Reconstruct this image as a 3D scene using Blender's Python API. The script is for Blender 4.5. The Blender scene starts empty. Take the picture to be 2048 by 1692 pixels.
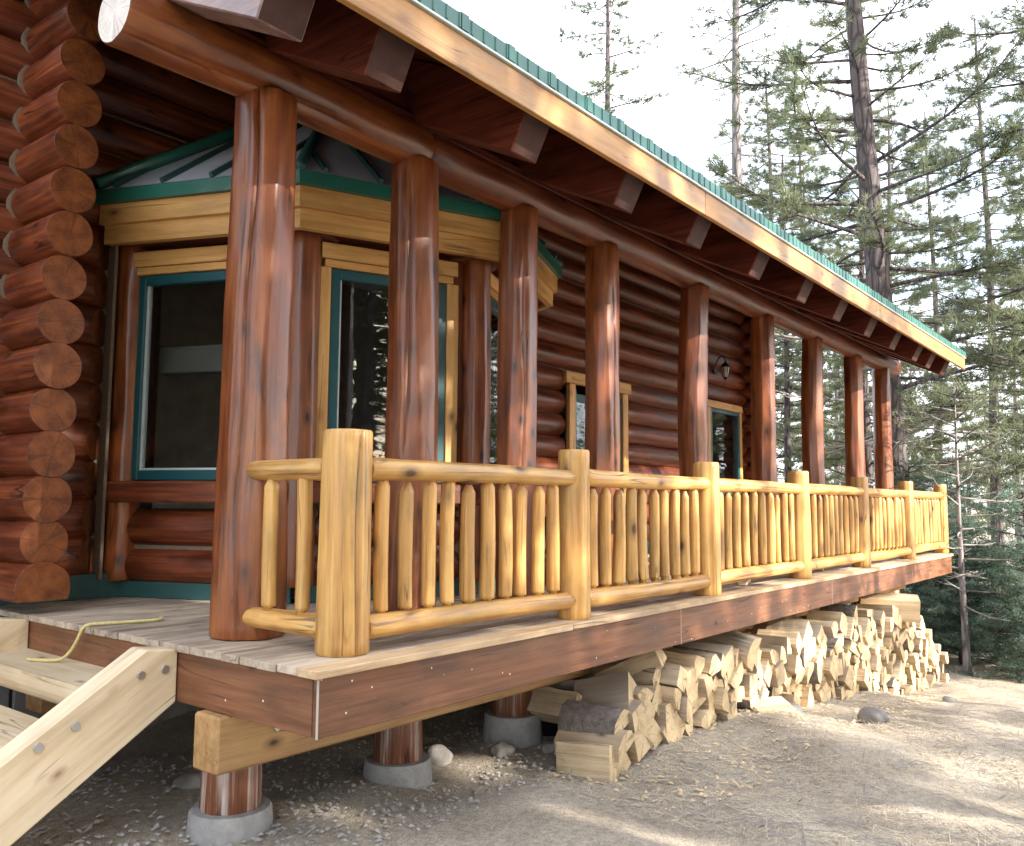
import bpy, bmesh, math, random
import numpy as np
from mathutils import Matrix, Vector

PI = math.pi
scene = bpy.context.scene
COL = scene.collection

# ------------------------------------------------------------------ camera, sky, sun, exposure
cam_d = bpy.data.cameras.new('camera')
cam_d.sensor_width = 36.0
cam_d.lens = 30.365
cam_d.clip_start = 0.05
cam_d.clip_end = 2000
cam = bpy.data.objects.new('camera', cam_d)
COL.objects.link(cam)
_r = Vector((0.6203, -0.7843, 0.0076)).normalized()
_f = Vector((0.7810, 0.6177, 0.0924)).normalized()
_u = _r.cross(_f).normalized()
_r = _f.cross(_u).normalized()
cam.matrix_world = Matrix(((_r.x, _u.x, -_f.x, -2.465), (_r.y, _u.y, -_f.y, -3.0), (_r.z, _u.z, -_f.z, 0.72), (0, 0, 0, 1)))
scene.camera = cam

SUN = Vector((0.10, -0.90, 0.42)).normalized()        # direction towards the sun
world = bpy.data.worlds.new('World')
scene.world = world
world.use_nodes = True
wn = world.node_tree
wn.nodes.clear()
sky = wn.nodes.new('ShaderNodeTexSky')
sky.sky_type = 'NISHITA'
sky.sun_disc = False
sky.sun_elevation = math.asin(SUN.z)
sky.sun_rotation = math.atan2(SUN.x, SUN.y)
sky.air_density = 1.0
sky.dust_density = 2.0
sky.ozone_density = 1.0
bg = wn.nodes.new('ShaderNodeBackground')
bg.inputs['Strength'].default_value = 0.15
wo = wn.nodes.new('ShaderNodeOutputWorld')
# thin bright cloud veil over the whole sky
w_tc = wn.nodes.new('ShaderNodeTexCoord')
w_map = wn.nodes.new('ShaderNodeMapping')
w_map.inputs['Scale'].default_value = (1.6, 1.6, 3.2)
w_no = wn.nodes.new('ShaderNodeTexNoise')
w_no.inputs['Scale'].default_value = 1.7
w_no.inputs['Detail'].default_value = 7.0
w_no.inputs['Roughness'].default_value = 0.6
w_rp = wn.nodes.new('ShaderNodeValToRGB')
w_rp.color_ramp.elements[0].position = 0.36
w_rp.color_ramp.elements[0].color = (0.2, 0.2, 0.2, 1)
w_rp.color_ramp.elements[1].position = 0.55
w_rp.color_ramp.elements[1].color = (0.92, 0.92, 0.92, 1)
w_mx = wn.nodes.new('ShaderNodeMix')
w_mx.data_type = 'RGBA'
w_mx.inputs[7].default_value = (4.3, 4.5, 4.9, 1)
wn.links.new(w_tc.outputs['Generated'], w_map.inputs[0])
wn.links.new(w_map.outputs[0], w_no.inputs['Vector'])
wn.links.new(w_no.outputs[0], w_rp.inputs[0])
wn.links.new(w_rp.outputs[0], w_mx.inputs[0])
wn.links.new(sky.outputs[0], w_mx.inputs[6])
wn.links.new(w_mx.outputs[2], bg.inputs[0])
wn.links.new(bg.outputs[0], wo.inputs[0])

sun_d = bpy.data.lights.new('sun', 'SUN')
sun_d.energy = 2.7
sun_d.angle = math.radians(0.5)
sun_d.color = (1.0, 0.93, 0.82)
sun = bpy.data.objects.new('sun', sun_d)
sun.rotation_euler = SUN.to_track_quat('Z', 'Y').to_euler()
sun.location = (0, -20, 20)
COL.objects.link(sun)

vs = scene.view_settings
vs.view_transform = 'Standard'
vs.look = 'None'
vs.gamma = 1.0
vs.exposure = 2.35
vs.use_curve_mapping = False
try:
    scene.cycles.max_bounces = 8
    scene.cycles.transparent_max_bounces = 12
except Exception:
    pass

# ------------------------------------------------------------------ materials
MATS = {}


def nodes_of(name):
    m = bpy.data.materials.new(name)
    m.use_nodes = True
    nt = m.node_tree
    b = nt.nodes['Principled BSDF']
    return m, nt, b


def N(nt, kind, **kw):
    n = nt.nodes.new(kind)
    for k, v in kw.items():
        if k.startswith('i_'):
            n.inputs[k[2:].replace('_', ' ')].default_value = v
        else:
            setattr(n, k, v)
    return n


def ramp(nt, src, stops, interp='LINEAR'):
    n = nt.nodes.new('ShaderNodeValToRGB')
    n.color_ramp.interpolation = interp
    e = n.color_ramp.elements
    while len(e) < len(stops):
        e.new(0.5)
    for el, (p, c) in zip(e, stops):
        el.position = p
        el.color = (c[0], c[1], c[2], 1) if not isinstance(c, (int, float)) else (c, c, c, 1)
    nt.links.new(src, n.inputs[0])
    return n


def mix(nt, fac, a, b, mode='MIX'):
    n = nt.nodes.new('ShaderNodeMix')
    n.data_type = 'RGBA'
    n.blend_type = mode
    for sock, v in ((n.inputs[0], fac), (n.inputs[6], a), (n.inputs[7], b)):
        if hasattr(v, 'is_linked'):
            nt.links.new(v, sock)
        elif isinstance(v, (int, float)):
            sock.default_value = v
        else:
            sock.default_value = (v[0], v[1], v[2], 1)
    return n.outputs[2]


def coords(nt, axis, across, along, rnd=True):
    tc = N(nt, 'ShaderNodeTexCoord')
    src = tc.outputs['Object']
    if rnd:
        oi = N(nt, 'ShaderNodeObjectInfo')
        mu = N(nt, 'ShaderNodeMath', operation='MULTIPLY')
        mu.inputs[1].default_value = 61.7
        nt.links.new(oi.outputs['Random'], mu.inputs[0])
        ad = N(nt, 'ShaderNodeVectorMath', operation='ADD')
        nt.links.new(src, ad.inputs[0])
        nt.links.new(mu.outputs[0], ad.inputs[1])
        src = ad.outputs[0]
    mp = N(nt, 'ShaderNodeMapping')
    s = [across] * 3
    s['xyz'.index(axis)] = along
    mp.inputs['Scale'].default_value = s
    nt.links.new(src, mp.inputs[0])
    return mp.outputs[0]


def wood(key, dark, mid, light, axis='z', rough=0.5, coat=0.0, knots=0.05, knot_col=None, bump=0.25, grain=26, var=0.16,
         patch=0.45, streak=0.5, flecks=0.0, facets=0.0, checks=0.8):
    k = key + '_' + axis
    if k in MATS:
        return MATS[k]
    m, nt, b = nodes_of(k)
    L = nt.links
    v = coords(nt, axis, grain, 1.1)
    n1 = N(nt, 'ShaderNodeTexNoise', i_Scale=1.0, i_Detail=7.0, i_Roughness=0.62, i_Distortion=0.35)
    L.new(v, n1.inputs['Vector'])
    c = ramp(nt, n1.outputs[0], ((0.28, dark), (0.5, mid), (0.72, light))).outputs[0]
    # wide mottling of the stain
    v2 = coords(nt, axis, 5.0, 1.9)
    n2 = N(nt, 'ShaderNodeTexNoise', i_Scale=1.0, i_Detail=5.0, i_Roughness=0.6)
    L.new(v2, n2.inputs['Vector'])
    pt = ramp(nt, n2.outputs[0], ((0.32, 1 - patch), (0.52, 1.0), (0.75, 1.0 + patch * 0.5)))
    c = mix(nt, 1.0, c, pt.outputs[0], 'MULTIPLY')
    # dark drying streaks
    v3 = coords(nt, axis, 34, 0.55)
    n3 = N(nt, 'ShaderNodeTexNoise', i_Scale=1.0, i_Detail=3.0, i_Roughness=0.5, i_Distortion=0.2)
    L.new(v3, n3.inputs['Vector'])
    st = ramp(nt, n3.outputs[0], ((0.25, 1 - streak), (0.36, 1.0)))
    c = mix(nt, 1.0, c, st.outputs[0], 'MULTIPLY')
    # fine black drying checks
    v6 = coords(nt, axis, 13, 0.7)
    n6 = N(nt, 'ShaderNodeTexNoise', i_Scale=1.0, i_Detail=1.5, i_Roughness=0.4, i_Distortion=0.15)
    L.new(v6, n6.inputs['Vector'])
    s6 = N(nt, 'ShaderNodeMath', operation='SUBTRACT')
    s6.inputs[1].default_value = 0.5
    L.new(n6.outputs[0], s6.inputs[0])
    a6 = N(nt, 'ShaderNodeMath', operation='ABSOLUTE')
    L.new(s6.outputs[0], a6.inputs[0])
    n7 = N(nt, 'ShaderNodeTexNoise', i_Scale=1.0, i_Detail=2.0)
    L.new(coords(nt, axis, 4.0, 1.6), n7.inputs['Vector'])
    g7 = ramp(nt, n7.outputs[0], ((0.50, 0.0), (0.62, checks)))
    l6 = ramp(nt, a6.outputs[0], ((0.004, 1.0), (0.016, 0.0)))
    ck = N(nt, 'ShaderNodeMath', operation='MULTIPLY')
    L.new(g7.outputs[0], ck.inputs[0])
    L.new(l6.outputs[0], ck.inputs[1])
    c = mix(nt, ck.outputs[0], c, [x * 0.18 for x in dark])
    if knots > 0:
        v4 = coords(nt, axis, 5.0, 2.6)
        vo = N(nt, 'ShaderNodeTexVoronoi', i_Scale=1.0, i_Randomness=1.0)
        L.new(v4, vo.inputs['Vector'])
        nk = N(nt, 'ShaderNodeTexNoise', i_Scale=40.0, i_Detail=2.0)
        kr = ramp(nt, vo.outputs['Distance'], ((knots * 0.6, 1.0), (knots * 1.3, 0.45), (knots * 2.6, 0.0)))
        c = mix(nt, kr.outputs[0], c, knot_col or [x * 0.25 for x in dark])
    if flecks > 0:
        tcv = coords(nt, axis, 11, 11)
        vf = N(nt, 'ShaderNodeTexVoronoi', i_Scale=1.0, i_Randomness=1.0)
        L.new(tcv, vf.inputs['Vector'])
        fr = ramp(nt, vf.outputs['Distance'], ((flecks, 1.0), (flecks * 1.3, 0.0)))
        c = mix(nt, fr.outputs[0], c, (0.75, 0.72, 0.66))
        ns = N(nt, 'ShaderNodeTexNoise', i_Scale=7.0, i_Detail=6.0, i_Roughness=0.7)
        L.new(coords(nt, axis, 1.0, 0.35), ns.inputs['Vector'])
        sr = ramp(nt, ns.outputs[0], ((0.62, 0.0), (0.75, 0.35)))
        c = mix(nt, sr.outputs[0], c, (0.5, 0.36, 0.3))
    if key == 'split_firewood':
        og = N(nt, 'ShaderNodeObjectInfo')
        fg = N(nt, 'ShaderNodeMath', operation='MULTIPLY')
        fg.inputs[1].default_value = 7.31
        ff = N(nt, 'ShaderNodeMath', operation='FRACT')
        L.new(og.outputs['Random'], fg.inputs[0])
        L.new(fg.outputs[0], ff.inputs[0])
        gr = ramp(nt, ff.outputs[0], ((0.45, 0.0), (1.0, 0.75)))
        c = mix(nt, gr.outputs[0], c, (0.30, 0.25, 0.205))
    oi = N(nt, 'ShaderNodeObjectInfo')
    hs = N(nt, 'ShaderNodeHueSaturation')
    mr = N(nt, 'ShaderNodeMapRange', i_From_Min=0.0, i_From_Max=1.0, i_To_Min=1 - var, i_To_Max=1 + var)
    L.new(oi.outputs['Random'], mr.inputs[0])
    L.new(mr.outputs[0], hs.inputs['Value'])
    L.new(c, hs.inputs['Color'])
    L.new(hs.outputs[0], b.inputs['Base Color'])
    rr = ramp(nt, n2.outputs[0], ((0.3, max(0.08, rough - 0.12)), (0.7, min(1, rough + 0.15))))
    L.new(rr.outputs[0], b.inputs['Roughness'])
    b.inputs['Coat Weight'].default_value = coat
    b.inputs['Coat Roughness'].default_value = 0.16
    # relief: grain + hewn facets
    hm = n1.outputs[0]
    if facets > 0:
        v5 = coords(nt, axis, 7.5, 2.4)
        vf = N(nt, 'ShaderNodeTexVoronoi', i_Scale=1.0, feature='SMOOTH_F1')
        L.new(v5, vf.inputs['Vector'])
        ma = N(nt, 'ShaderNodeMath', operation='MULTIPLY')
        ma.inputs[1].default_value = facets
        L.new(vf.outputs['Distance'], ma.inputs[0])
        mm = N(nt, 'ShaderNodeMath', operation='ADD')
        m1 = N(nt, 'ShaderNodeMath', operation='MULTIPLY')
        m1.inputs[1].default_value = 0.35
        L.new(n1.outputs[0], m1.inputs[0])
        L.new(m1.outputs[0], mm.inputs[0])
        L.new(ma.outputs[0], mm.inputs[1])
        hm = mm.outputs[0]
    bp = N(nt, 'ShaderNodeBump', i_Strength=bump, i_Distance=0.012)
    L.new(hm, bp.inputs['Height'])
    L.new(bp.outputs[0], b.inputs['Normal'])
    L.new(bp.outputs[0], b.inputs['Coat Normal'])
    MATS[k] = m
    return m


def end_grain(key, dark, light, crack=(0.02, 0.012, 0.008), rough=0.55, coat=0.0, amount=0.5):
    """sawn log end, rings round local Z, radial drying checks"""
    if key in MATS:
        return MATS[key]
    m, nt, b = nodes_of(key)
    L = nt.links
    tc = N(nt, 'ShaderNodeTexCoord')
    sp = N(nt, 'ShaderNodeSeparateXYZ')
    L.new(tc.outputs['Object'], sp.inputs[0])
    cb = N(nt, 'ShaderNodeCombineXYZ')
    L.new(sp.outputs[0], cb.inputs[0])
    L.new(sp.outputs[1], cb.inputs[1])
    ln = N(nt, 'ShaderNodeVectorMath', operation='LENGTH')
    L.new(cb.outputs[0], ln.inputs[0])
    oi = N(nt, 'ShaderNodeObjectInfo')
    mu = N(nt, 'ShaderNodeMath', operation='MULTIPLY')
    mu.inputs[1].default_value = 53.0
    L.new(oi.outputs['Random'], mu.inputs[0])
    ad = N(nt, 'ShaderNodeVectorMath', operation='ADD')
    L.new(cb.outputs[0], ad.inputs[0])
    L.new(mu.outputs[0], ad.inputs[1])
    no = N(nt, 'ShaderNodeTexNoise', i_Scale=9.0, i_Detail=5.0, i_Roughness=0.65)
    L.new(ad.outputs[0], no.inputs['Vector'])
    wv = N(nt, 'ShaderNodeMath', operation='MULTIPLY_ADD')
    wv.inputs[1].default_value = 260.0
    L.new(ln.outputs['Value'], wv.inputs[0])
    m8 = N(nt, 'ShaderNodeMath', operation='MULTIPLY')
    m8.inputs[1].default_value = 14.0
    L.new(no.outputs[0], m8.inputs[0])
    L.new(m8.outputs[0], wv.inputs[2])
    si = N(nt, 'ShaderNodeMath', operation='SINE')
    L.new(wv.outputs[0], si.inputs[0])
    rg = ramp(nt, si.outputs[0], ((0.0, 0.93), (1.0, 1.0)))
    c = ramp(nt, no.outputs[0], ((0.3, dark), (0.68, light))).outputs[0]
    c = mix(nt, 1.0, c, rg.outputs[0], 'MULTIPLY')
    # radial checks: noise over the angle
    at = N(nt, 'ShaderNodeMath', operation='ARCTAN2')
    L.new(sp.outputs[0], at.inputs[0])
    L.new(sp.outputs[1], at.inputs[1])
    a2 = N(nt, 'ShaderNodeMath', operation='MULTIPLY_ADD')
    a2.inputs[1].default_value = 0.9
    L.new(at.outputs[0], a2.inputs[0])
    L.new(mu.outputs[0], a2.inputs[2])
    n1 = N(nt, 'ShaderNodeTexNoise', noise_dimensions='1D', i_Scale=1.0, i_Detail=1.0)
    L.new(a2.outputs[0], n1.inputs['W'])
    sb = N(nt, 'ShaderNodeMath', operation='SUBTRACT')
    sb.inputs[1].default_value = 0.5
    L.new(n1.outputs[0], sb.inputs[0])
    ab = N(nt, 'ShaderNodeMath', operation='ABSOLUTE')
    L.new(sb.outputs[0], ab.inputs[0])
    ck = ramp(nt, ab.outputs[0], ((0.0, amount), (0.006, amount * 0.6), (0.014, 0.0)))
    c = mix(nt, ck.outputs[0], c, crack)
    L.new(c, b.inputs['Base Color'])
    b.inputs['Roughness'].default_value = rough
    b.inputs['Coat Weight'].default_value = coat
    b.inputs['Coat Roughness'].default_value = 0.25
    bp = N(nt, 'ShaderNodeBump', i_Strength=0.2, i_Distance=0.01)
    L.new(no.outputs[0], bp.inputs['Height'])
    L.new(bp.outputs[0], b.inputs['Normal'])
    MATS[key] = m
    return m


def plain(key, col, rough=0.5, metal=0.0, coat=0.0, noise=0.0, nscale=6.0, bump=0.0, rnd=0.0, col2=None):
    if key in MATS:
        return MATS[key]
    m, nt, b = nodes_of(key)
    L = nt.links
    tc = N(nt, 'ShaderNodeTexCoord')
    no = N(nt, 'ShaderNodeTexNoise', i_Scale=nscale, i_Detail=6.0, i_Roughness=0.65)
    L.new(tc.outputs['Object'], no.inputs['Vector'])
    a = [x * (1 - noise) for x in col]
    c2 = col2 or [min(1, x * (1 + noise)) for x in col]
    c = ramp(nt, no.outputs[0], ((0.3, a), (0.7, c2))).outputs[0]
    if rnd > 0:
        oi = N(nt, 'ShaderNodeObjectInfo')
        hs = N(nt, 'ShaderNodeHueSaturation')
        mr = N(nt, 'ShaderNodeMapRange', i_To_Min=1 - rnd, i_To_Max=1 + rnd)
        L.new(oi.outputs['Random'], mr.inputs[0])
        L.new(mr.outputs[0], hs.inputs['Value'])
        L.new(c, hs.inputs['Color'])
        c = hs.outputs[0]
    L.new(c, b.inputs['Base Color'])
    b.inputs['Roughness'].default_value = rough
    b.inputs['Metallic'].default_value = metal
    b.inputs['Coat Weight'].default_value = coat
    if bump > 0:
        bp = N(nt, 'ShaderNodeBump', i_Strength=bump, i_Distance=0.02)
        L.new(no.outputs[0], bp.inputs['Height'])
        L.new(bp.outputs[0], b.inputs['Normal'])
    MATS[key] = m
    return m


RED = dict(dark=(0.045, 0.009, 0.003), mid=(0.140, 0.029, 0.008), light=(0.26, 0.07, 0.018))


def red(axis='z'):
    return wood('stained_log', RED['dark'], RED['mid'], RED['light'], axis, rough=0.42, coat=0.22, knots=0.08, bump=0.5,
                grain=28, streak=0.3, facets=1.1, patch=0.5, checks=0.9)


def column_wood(axis='z'):
    return wood('varnished_column', (0.120, 0.026, 0.006), (0.205, 0.052, 0.011), (0.32, 0.110, 0.024), axis, rough=0.40,
                coat=0.30, knots=0.09, bump=0.6, grain=15, streak=0.12, facets=1.5, var=0.12, checks=0.6, patch=0.5)


def dark_red(axis='z'):
    return wood('dark_stained_board', (0.045, 0.009, 0.005), (0.098, 0.021, 0.011), (0.15, 0.036, 0.016), axis, rough=0.5,
                coat=0.04, knots=0.04, bump=0.2)


def skirt_wood(axis='z'):
    return wood('brown_stained_board', (0.095, 0.033, 0.014), (0.185, 0.070, 0.028), (0.25, 0.105, 0.044), axis, rough=0.55,
                coat=0.1, knots=0.06, bump=0.15, flecks=0.05, streak=0.25)


def honey(axis='z'):
    return wood('honey_peeled_log', (0.30, 0.130, 0.030), (0.56, 0.295, 0.078), (0.70, 0.445, 0.145), axis, rough=0.45, coat=0.25,
                knots=0.10, knot_col=(0.10, 0.038, 0.012), bump=0.4, grain=26, streak=0.75, facets=0.4, patch=0.34)


def trim_wood(axis='x'):
    return wood('yellow_pine_board', (0.40, 0.19, 0.05), (0.56, 0.30, 0.09), (0.66, 0.39, 0.13), axis, rough=0.5, coat=0.15,
                knots=0.085, knot_col=(0.14, 0.05, 0.015), bump=0.15, grain=18, streak=0.25, patch=0.2)


def eave_wood(axis='x'):
    return wood('eave_fascia_pine', (0.27, 0.115, 0.032), (0.40, 0.20, 0.058), (0.50, 0.28, 0.095), axis, rough=0.5, coat=0.15,
                knots=0.09, knot_col=(0.12, 0.045, 0.015), bump=0.15, grain=12, streak=0.3, patch=0.3)


def pale_wood(axis='z'):
    return wood('fresh_pale_timber', (0.62, 0.45, 0.26), (0.76, 0.60, 0.39), (0.83, 0.70, 0.50), axis, rough=0.6, coat=0.0,
                knots=0.06, knot_col=(0.28, 0.13, 0.05), bump=0.2, grain=16, streak=0.2, patch=0.15)


def beam_wood(axis='x'):
    return wood('raw_fir_timber', (0.28, 0.14, 0.05), (0.42, 0.24, 0.095), (0.52, 0.32, 0.14), axis, rough=0.6, knots=0.08,
                bump=0.25, grain=17, streak=0.35, patch=0.2)


def deck_wood(axis='x'):
    return wood('weathered_deck_board', (0.29, 0.215, 0.15), (0.46, 0.365, 0.27), (0.56, 0.465, 0.36), axis, rough=0.7,
                knots=0.05, bump=0.3, grain=24, streak=0.35, var=0.12)


def firewood_face(axis='z'):
    return wood('split_firewood', (0.36, 0.25, 0.145), (0.52, 0.385, 0.235), (0.64, 0.50, 0.33), axis, rough=0.85, knots=0.05,
                bump=0.8, grain=26, streak=0.5, var=0.3, patch=0.3)


END_RED = end_grain('stained_log_end', (0.095, 0.026, 0.009), (0.245, 0.074, 0.018), crack=(0.05, 0.018, 0.008), coat=0.06, amount=0.6)
END_RED.node_tree.nodes['Principled BSDF'].inputs['Specular IOR Level'].default_value = 0.25
END_HONEY = end_grain('honey_log_end', (0.44, 0.24, 0.075), (0.62, 0.38, 0.14), amount=0.6)
END_PALE = end_grain('pale_log_end', (0.60, 0.52, 0.44), (0.78, 0.72, 0.66), crack=(0.25, 0.18, 0.13), amount=0.6)
END_FIRE = end_grain('firewood_end', (0.46, 0.32, 0.17), (0.66, 0.51, 0.31), rough=0.9, amount=0.55)
CHINK = plain('tan_chinking', (0.16, 0.115, 0.075), 0.8, noise=0.15, nscale=30, bump=0.3)
GREEN = plain('green_roof_metal', (0.018, 0.12, 0.085), 0.38, noise=0.15, nscale=3, coat=0.2)
GREEN_DK = plain('dark_green_flashing', (0.020, 0.075, 0.072), 0.45, noise=0.12, nscale=4)
TEAL = plain('teal_window_frame', (0.010, 0.068, 0.078), 0.35, noise=0.06, coat=0.3)
BAYROOF = plain('sky_tinted_metal', (0.56, 0.58, 0.64), 0.4, metal=0.1, noise=0.15, nscale=2)  # sky reflection painted into the sheet colour as pale grey-blue
SILVER = plain('pale_drip_flashing', (0.50, 0.56, 0.54), 0.4, metal=0.3, noise=0.1)
CONC = plain('grey_concrete', (0.30, 0.29, 0.28), 0.9, noise=0.22, nscale=14, bump=0.5)
STEEL = plain('galvanised_steel', (0.55, 0.55, 0.54), 0.35, metal=0.9, noise=0.1)
BLACKM = plain('black_iron', (0.012, 0.012, 0.013), 0.45, metal=0.5)
FROST = plain('frosted_lamp_glass', (0.50, 0.50, 0.48), 0.25, coat=0.4)
BAG = plain('black_plastic', (0.010, 0.010, 0.012), 0.22, coat=0.5, bump=0.6, nscale=14)
ROPE = plain('yellow_rope', (0.62, 0.52, 0.22), 0.7, noise=0.2, nscale=60, bump=0.4)
ROCK = plain('grey_stone', (0.24, 0.22, 0.20), 0.9, noise=0.3, nscale=7, bump=0.8, rnd=0.2)
BARK_FIRE = plain('firewood_bark', (0.17, 0.14, 0.12), 0.95, noise=0.5, nscale=22, bump=1.0)
INTERIOR = plain('dark_interior', (0.26, 0.23, 0.20), 0.8, noise=0.2)
BEDDING = plain('grey_blanket', (0.16, 0.16, 0.17), 0.9, noise=0.2)
WHITEP = plain('pale_caulk', (0.46, 0.40, 0.33), 0.7)


def glass_mat():
    m = bpy.data.materials.new('window_glass')
    m.use_nodes = True
    nt = m.node_tree
    nt.nodes.clear()
    out = N(nt, 'ShaderNodeOutputMaterial')
    tr = N(nt, 'ShaderNodeBsdfTransparent')
    tr.inputs[0].default_value = (0.82, 0.85, 0.84, 1)
    gl = N(nt, 'ShaderNodeBsdfGlossy')
    gl.inputs['Roughness'].default_value = 0.012
    fr = N(nt, 'ShaderNodeFresnel', i_IOR=1.95)
    mx = N(nt, 'ShaderNodeMixShader')
    tc = N(nt, 'ShaderNodeTexCoord')
    mp = N(nt, 'ShaderNodeMapping')
    mp.inputs['Scale'].default_value = (0.7, 0.7, 2.2)
    no = N(nt, 'ShaderNodeTexNoise', i_Scale=2.6, i_Detail=1.5)
    bp = N(nt, 'ShaderNodeBump', i_Strength=0.06, i_Distance=0.05)
    nt.links.new(tc.outputs['Object'], mp.inputs[0])
    nt.links.new(mp.outputs[0], no.inputs['Vector'])
    nt.links.new(no.outputs[0], bp.inputs['Height'])
    nt.links.new(bp.outputs[0], gl.inputs['Normal'])
    ge = N(nt, 'ShaderNodeNewGeometry')
    iv = N(nt, 'ShaderNodeMath', operation='SUBTRACT')
    iv.inputs[0].default_value = 1.0
    nt.links.new(ge.outputs['Backfacing'], iv.inputs[1])
    fm = N(nt, 'ShaderNodeMath', operation='MULTIPLY')
    nt.links.new(fr.outputs[0], fm.inputs[0])
    nt.links.new(iv.outputs[0], fm.inputs[1])
    nt.links.new(fm.outputs[0], mx.inputs[0])
    nt.links.new(tr.outputs[0], mx.inputs[1])
    nt.links.new(gl.outputs[0], mx.inputs[2])
    nt.links.new(mx.outputs[0], out.inputs[0])
    return m


GLASS = glass_mat()


def leaf_mat(key, col, col2, trans=0.45):
    m, nt, b = nodes_of(key)
    L = nt.links
    tc = N(nt, 'ShaderNodeTexCoord')
    no = N(nt, 'ShaderNodeTexNoise', i_Scale=0.8, i_Detail=4.0, i_Roughness=0.7)
    L.new(tc.outputs['Object'], no.inputs['Vector'])
    c = ramp(nt, no.outputs[0], ((0.35, col), (0.65, col2))).outputs[0]
    oi = N(nt, 'ShaderNodeObjectInfo')
    hs = N(nt, 'ShaderNodeHueSaturation')
    mr = N(nt, 'ShaderNodeMapRange', i_To_Min=0.8, i_To_Max=1.2)
    L.new(oi.outputs['Random'], mr.inputs[0])
    L.new(mr.outputs[0], hs.inputs['Value'])
    L.new(c, hs.inputs['Color'])
    L.new(hs.outputs[0], b.inputs['Base Color'])
    b.inputs['Roughness'].default_value = 0.55
    tl = N(nt, 'ShaderNodeBsdfTranslucent')
    L.new(hs.outputs[0], tl.inputs[0])
    mx = N(nt, 'ShaderNodeMixShader')
    mx.inputs[0].default_value = trans
    out = nt.nodes['Material Output']
    L.new(b.outputs[0], mx.inputs[1])
    L.new(tl.outputs[0], mx.inputs[2])
    L.new(mx.outputs[0], out.inputs[0])
    return m


PINE = leaf_mat('pine_needles', (0.12, 0.15, 0.095), (0.20, 0.22, 0.115))
FIR = leaf_mat('fir_needles', (0.11, 0.18, 0.135), (0.17, 0.24, 0.17))
BARK = plain('pine_bark', (0.15, 0.115, 0.10), 0.95, noise=0.35, nscale=9, bump=1.0, rnd=0.15)
BARK_PALE = plain('pale_grey_bark', (0.26, 0.23, 0.22), 0.95, noise=0.3, nscale=9, bump=0.9, rnd=0.1)
DEADWOOD = plain('dead_grey_twigs', (0.24, 0.215, 0.20), 0.9, noise=0.25)
STRAW = plain('dry_straw', (0.55, 0.46, 0.32), 0.85, noise=0.3, nscale=3)
CHIPS = plain('wood_chips', (0.55, 0.42, 0.26), 0.9, noise=0.3, nscale=9)

def bark_mat(key, c0, c1):
    m, nt, b = nodes_of(key)
    L = nt.links
    tc = N(nt, 'ShaderNodeTexCoord')
    mp = N(nt, 'ShaderNodeMapping')
    mp.inputs['Scale'].default_value = (9, 9, 2.0)
    L.new(tc.outputs['Object'], mp.inputs[0])
    vo = N(nt, 'ShaderNodeTexVoronoi', feature='DISTANCE_TO_EDGE', i_Scale=1.0)
    no = N(nt, 'ShaderNodeTexNoise', i_Scale=2.0, i_Detail=7.0, i_Roughness=0.7)
    L.new(mp.outputs[0], no.inputs['Vector'])
    mm = N(nt, 'ShaderNodeMix', data_type='VECTOR')
    mm.inputs[0].default_value = 0.25
    L.new(mp.outputs[0], mm.inputs[4])
    L.new(no.outputs['Color'], mm.inputs[5])
    L.new(mm.outputs[1], vo.inputs['Vector'])
    r1 = ramp(nt, vo.outputs[0], ((0.0, 0.35), (0.18, 1.0)))
    c = ramp(nt, no.outputs[0], ((0.3, c0), (0.7, c1))).outputs[0]
    c = mix(nt, 1.0, c, r1.outputs[0], 'MULTIPLY')
    L.new(c, b.inputs['Base Color'])
    b.inputs['Roughness'].default_value = 0.95
    bp = N(nt, 'ShaderNodeBump', i_Strength=1.0, i_Distance=0.03)
    L.new(r1.outputs[0], bp.inputs['Height'])
    L.new(bp.outputs[0], b.inputs['Normal'])
    return m


BARK = bark_mat('pine_bark_fissured', (0.075, 0.058, 0.058), (0.16, 0.13, 0.13))
BARK_PALE = bark_mat('pale_bark_fissured', (0.17, 0.15, 0.15), (0.32, 0.29, 0.285))

# ------------------------------------------------------------------ builders


def link(name, me, mat=None, parent=None, M=None):
    o = bpy.data.objects.new(name, me)
    COL.objects.link(o)
    if mat is not None and me is not None and len(me.materials) == 0:
        for x in (mat if isinstance(mat, (list, tuple)) else [mat]):
            me.materials.append(x)
    if parent is not None:
        o.parent = parent
    if M is not None:
        o.matrix_local = M
    return o


def thing(name, label, cat, loc=(0, 0, 0), rz=0.0, group=None):
    o = bpy.data.objects.new(name, None)
    COL.objects.link(o)
    o.empty_display_size = 0.2
    o.location = loc
    o.rotation_euler = (0, 0, rz)
    return tag(o, label, cat, group)


def tag(o, label, cat, group=None):
    o['label'] = label
    o['category'] = cat
    if group:
        o['group'] = group
    return o


def kind(o, k):
    o['kind'] = k
    return o


def mesh_from(name, V, F, smooth=None, mats=None):
    me = bpy.data.meshes.new(name)
    me.from_pydata([tuple(v) for v in V], [], F)
    if smooth is not None:
        me.polygons.foreach_set('use_smooth', np.asarray(smooth, dtype=bool))
    if mats is not None:
        me.polygons.foreach_set('material_index', np.asarray(mats, dtype=np.int32))
    me.update()
    return me


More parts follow.
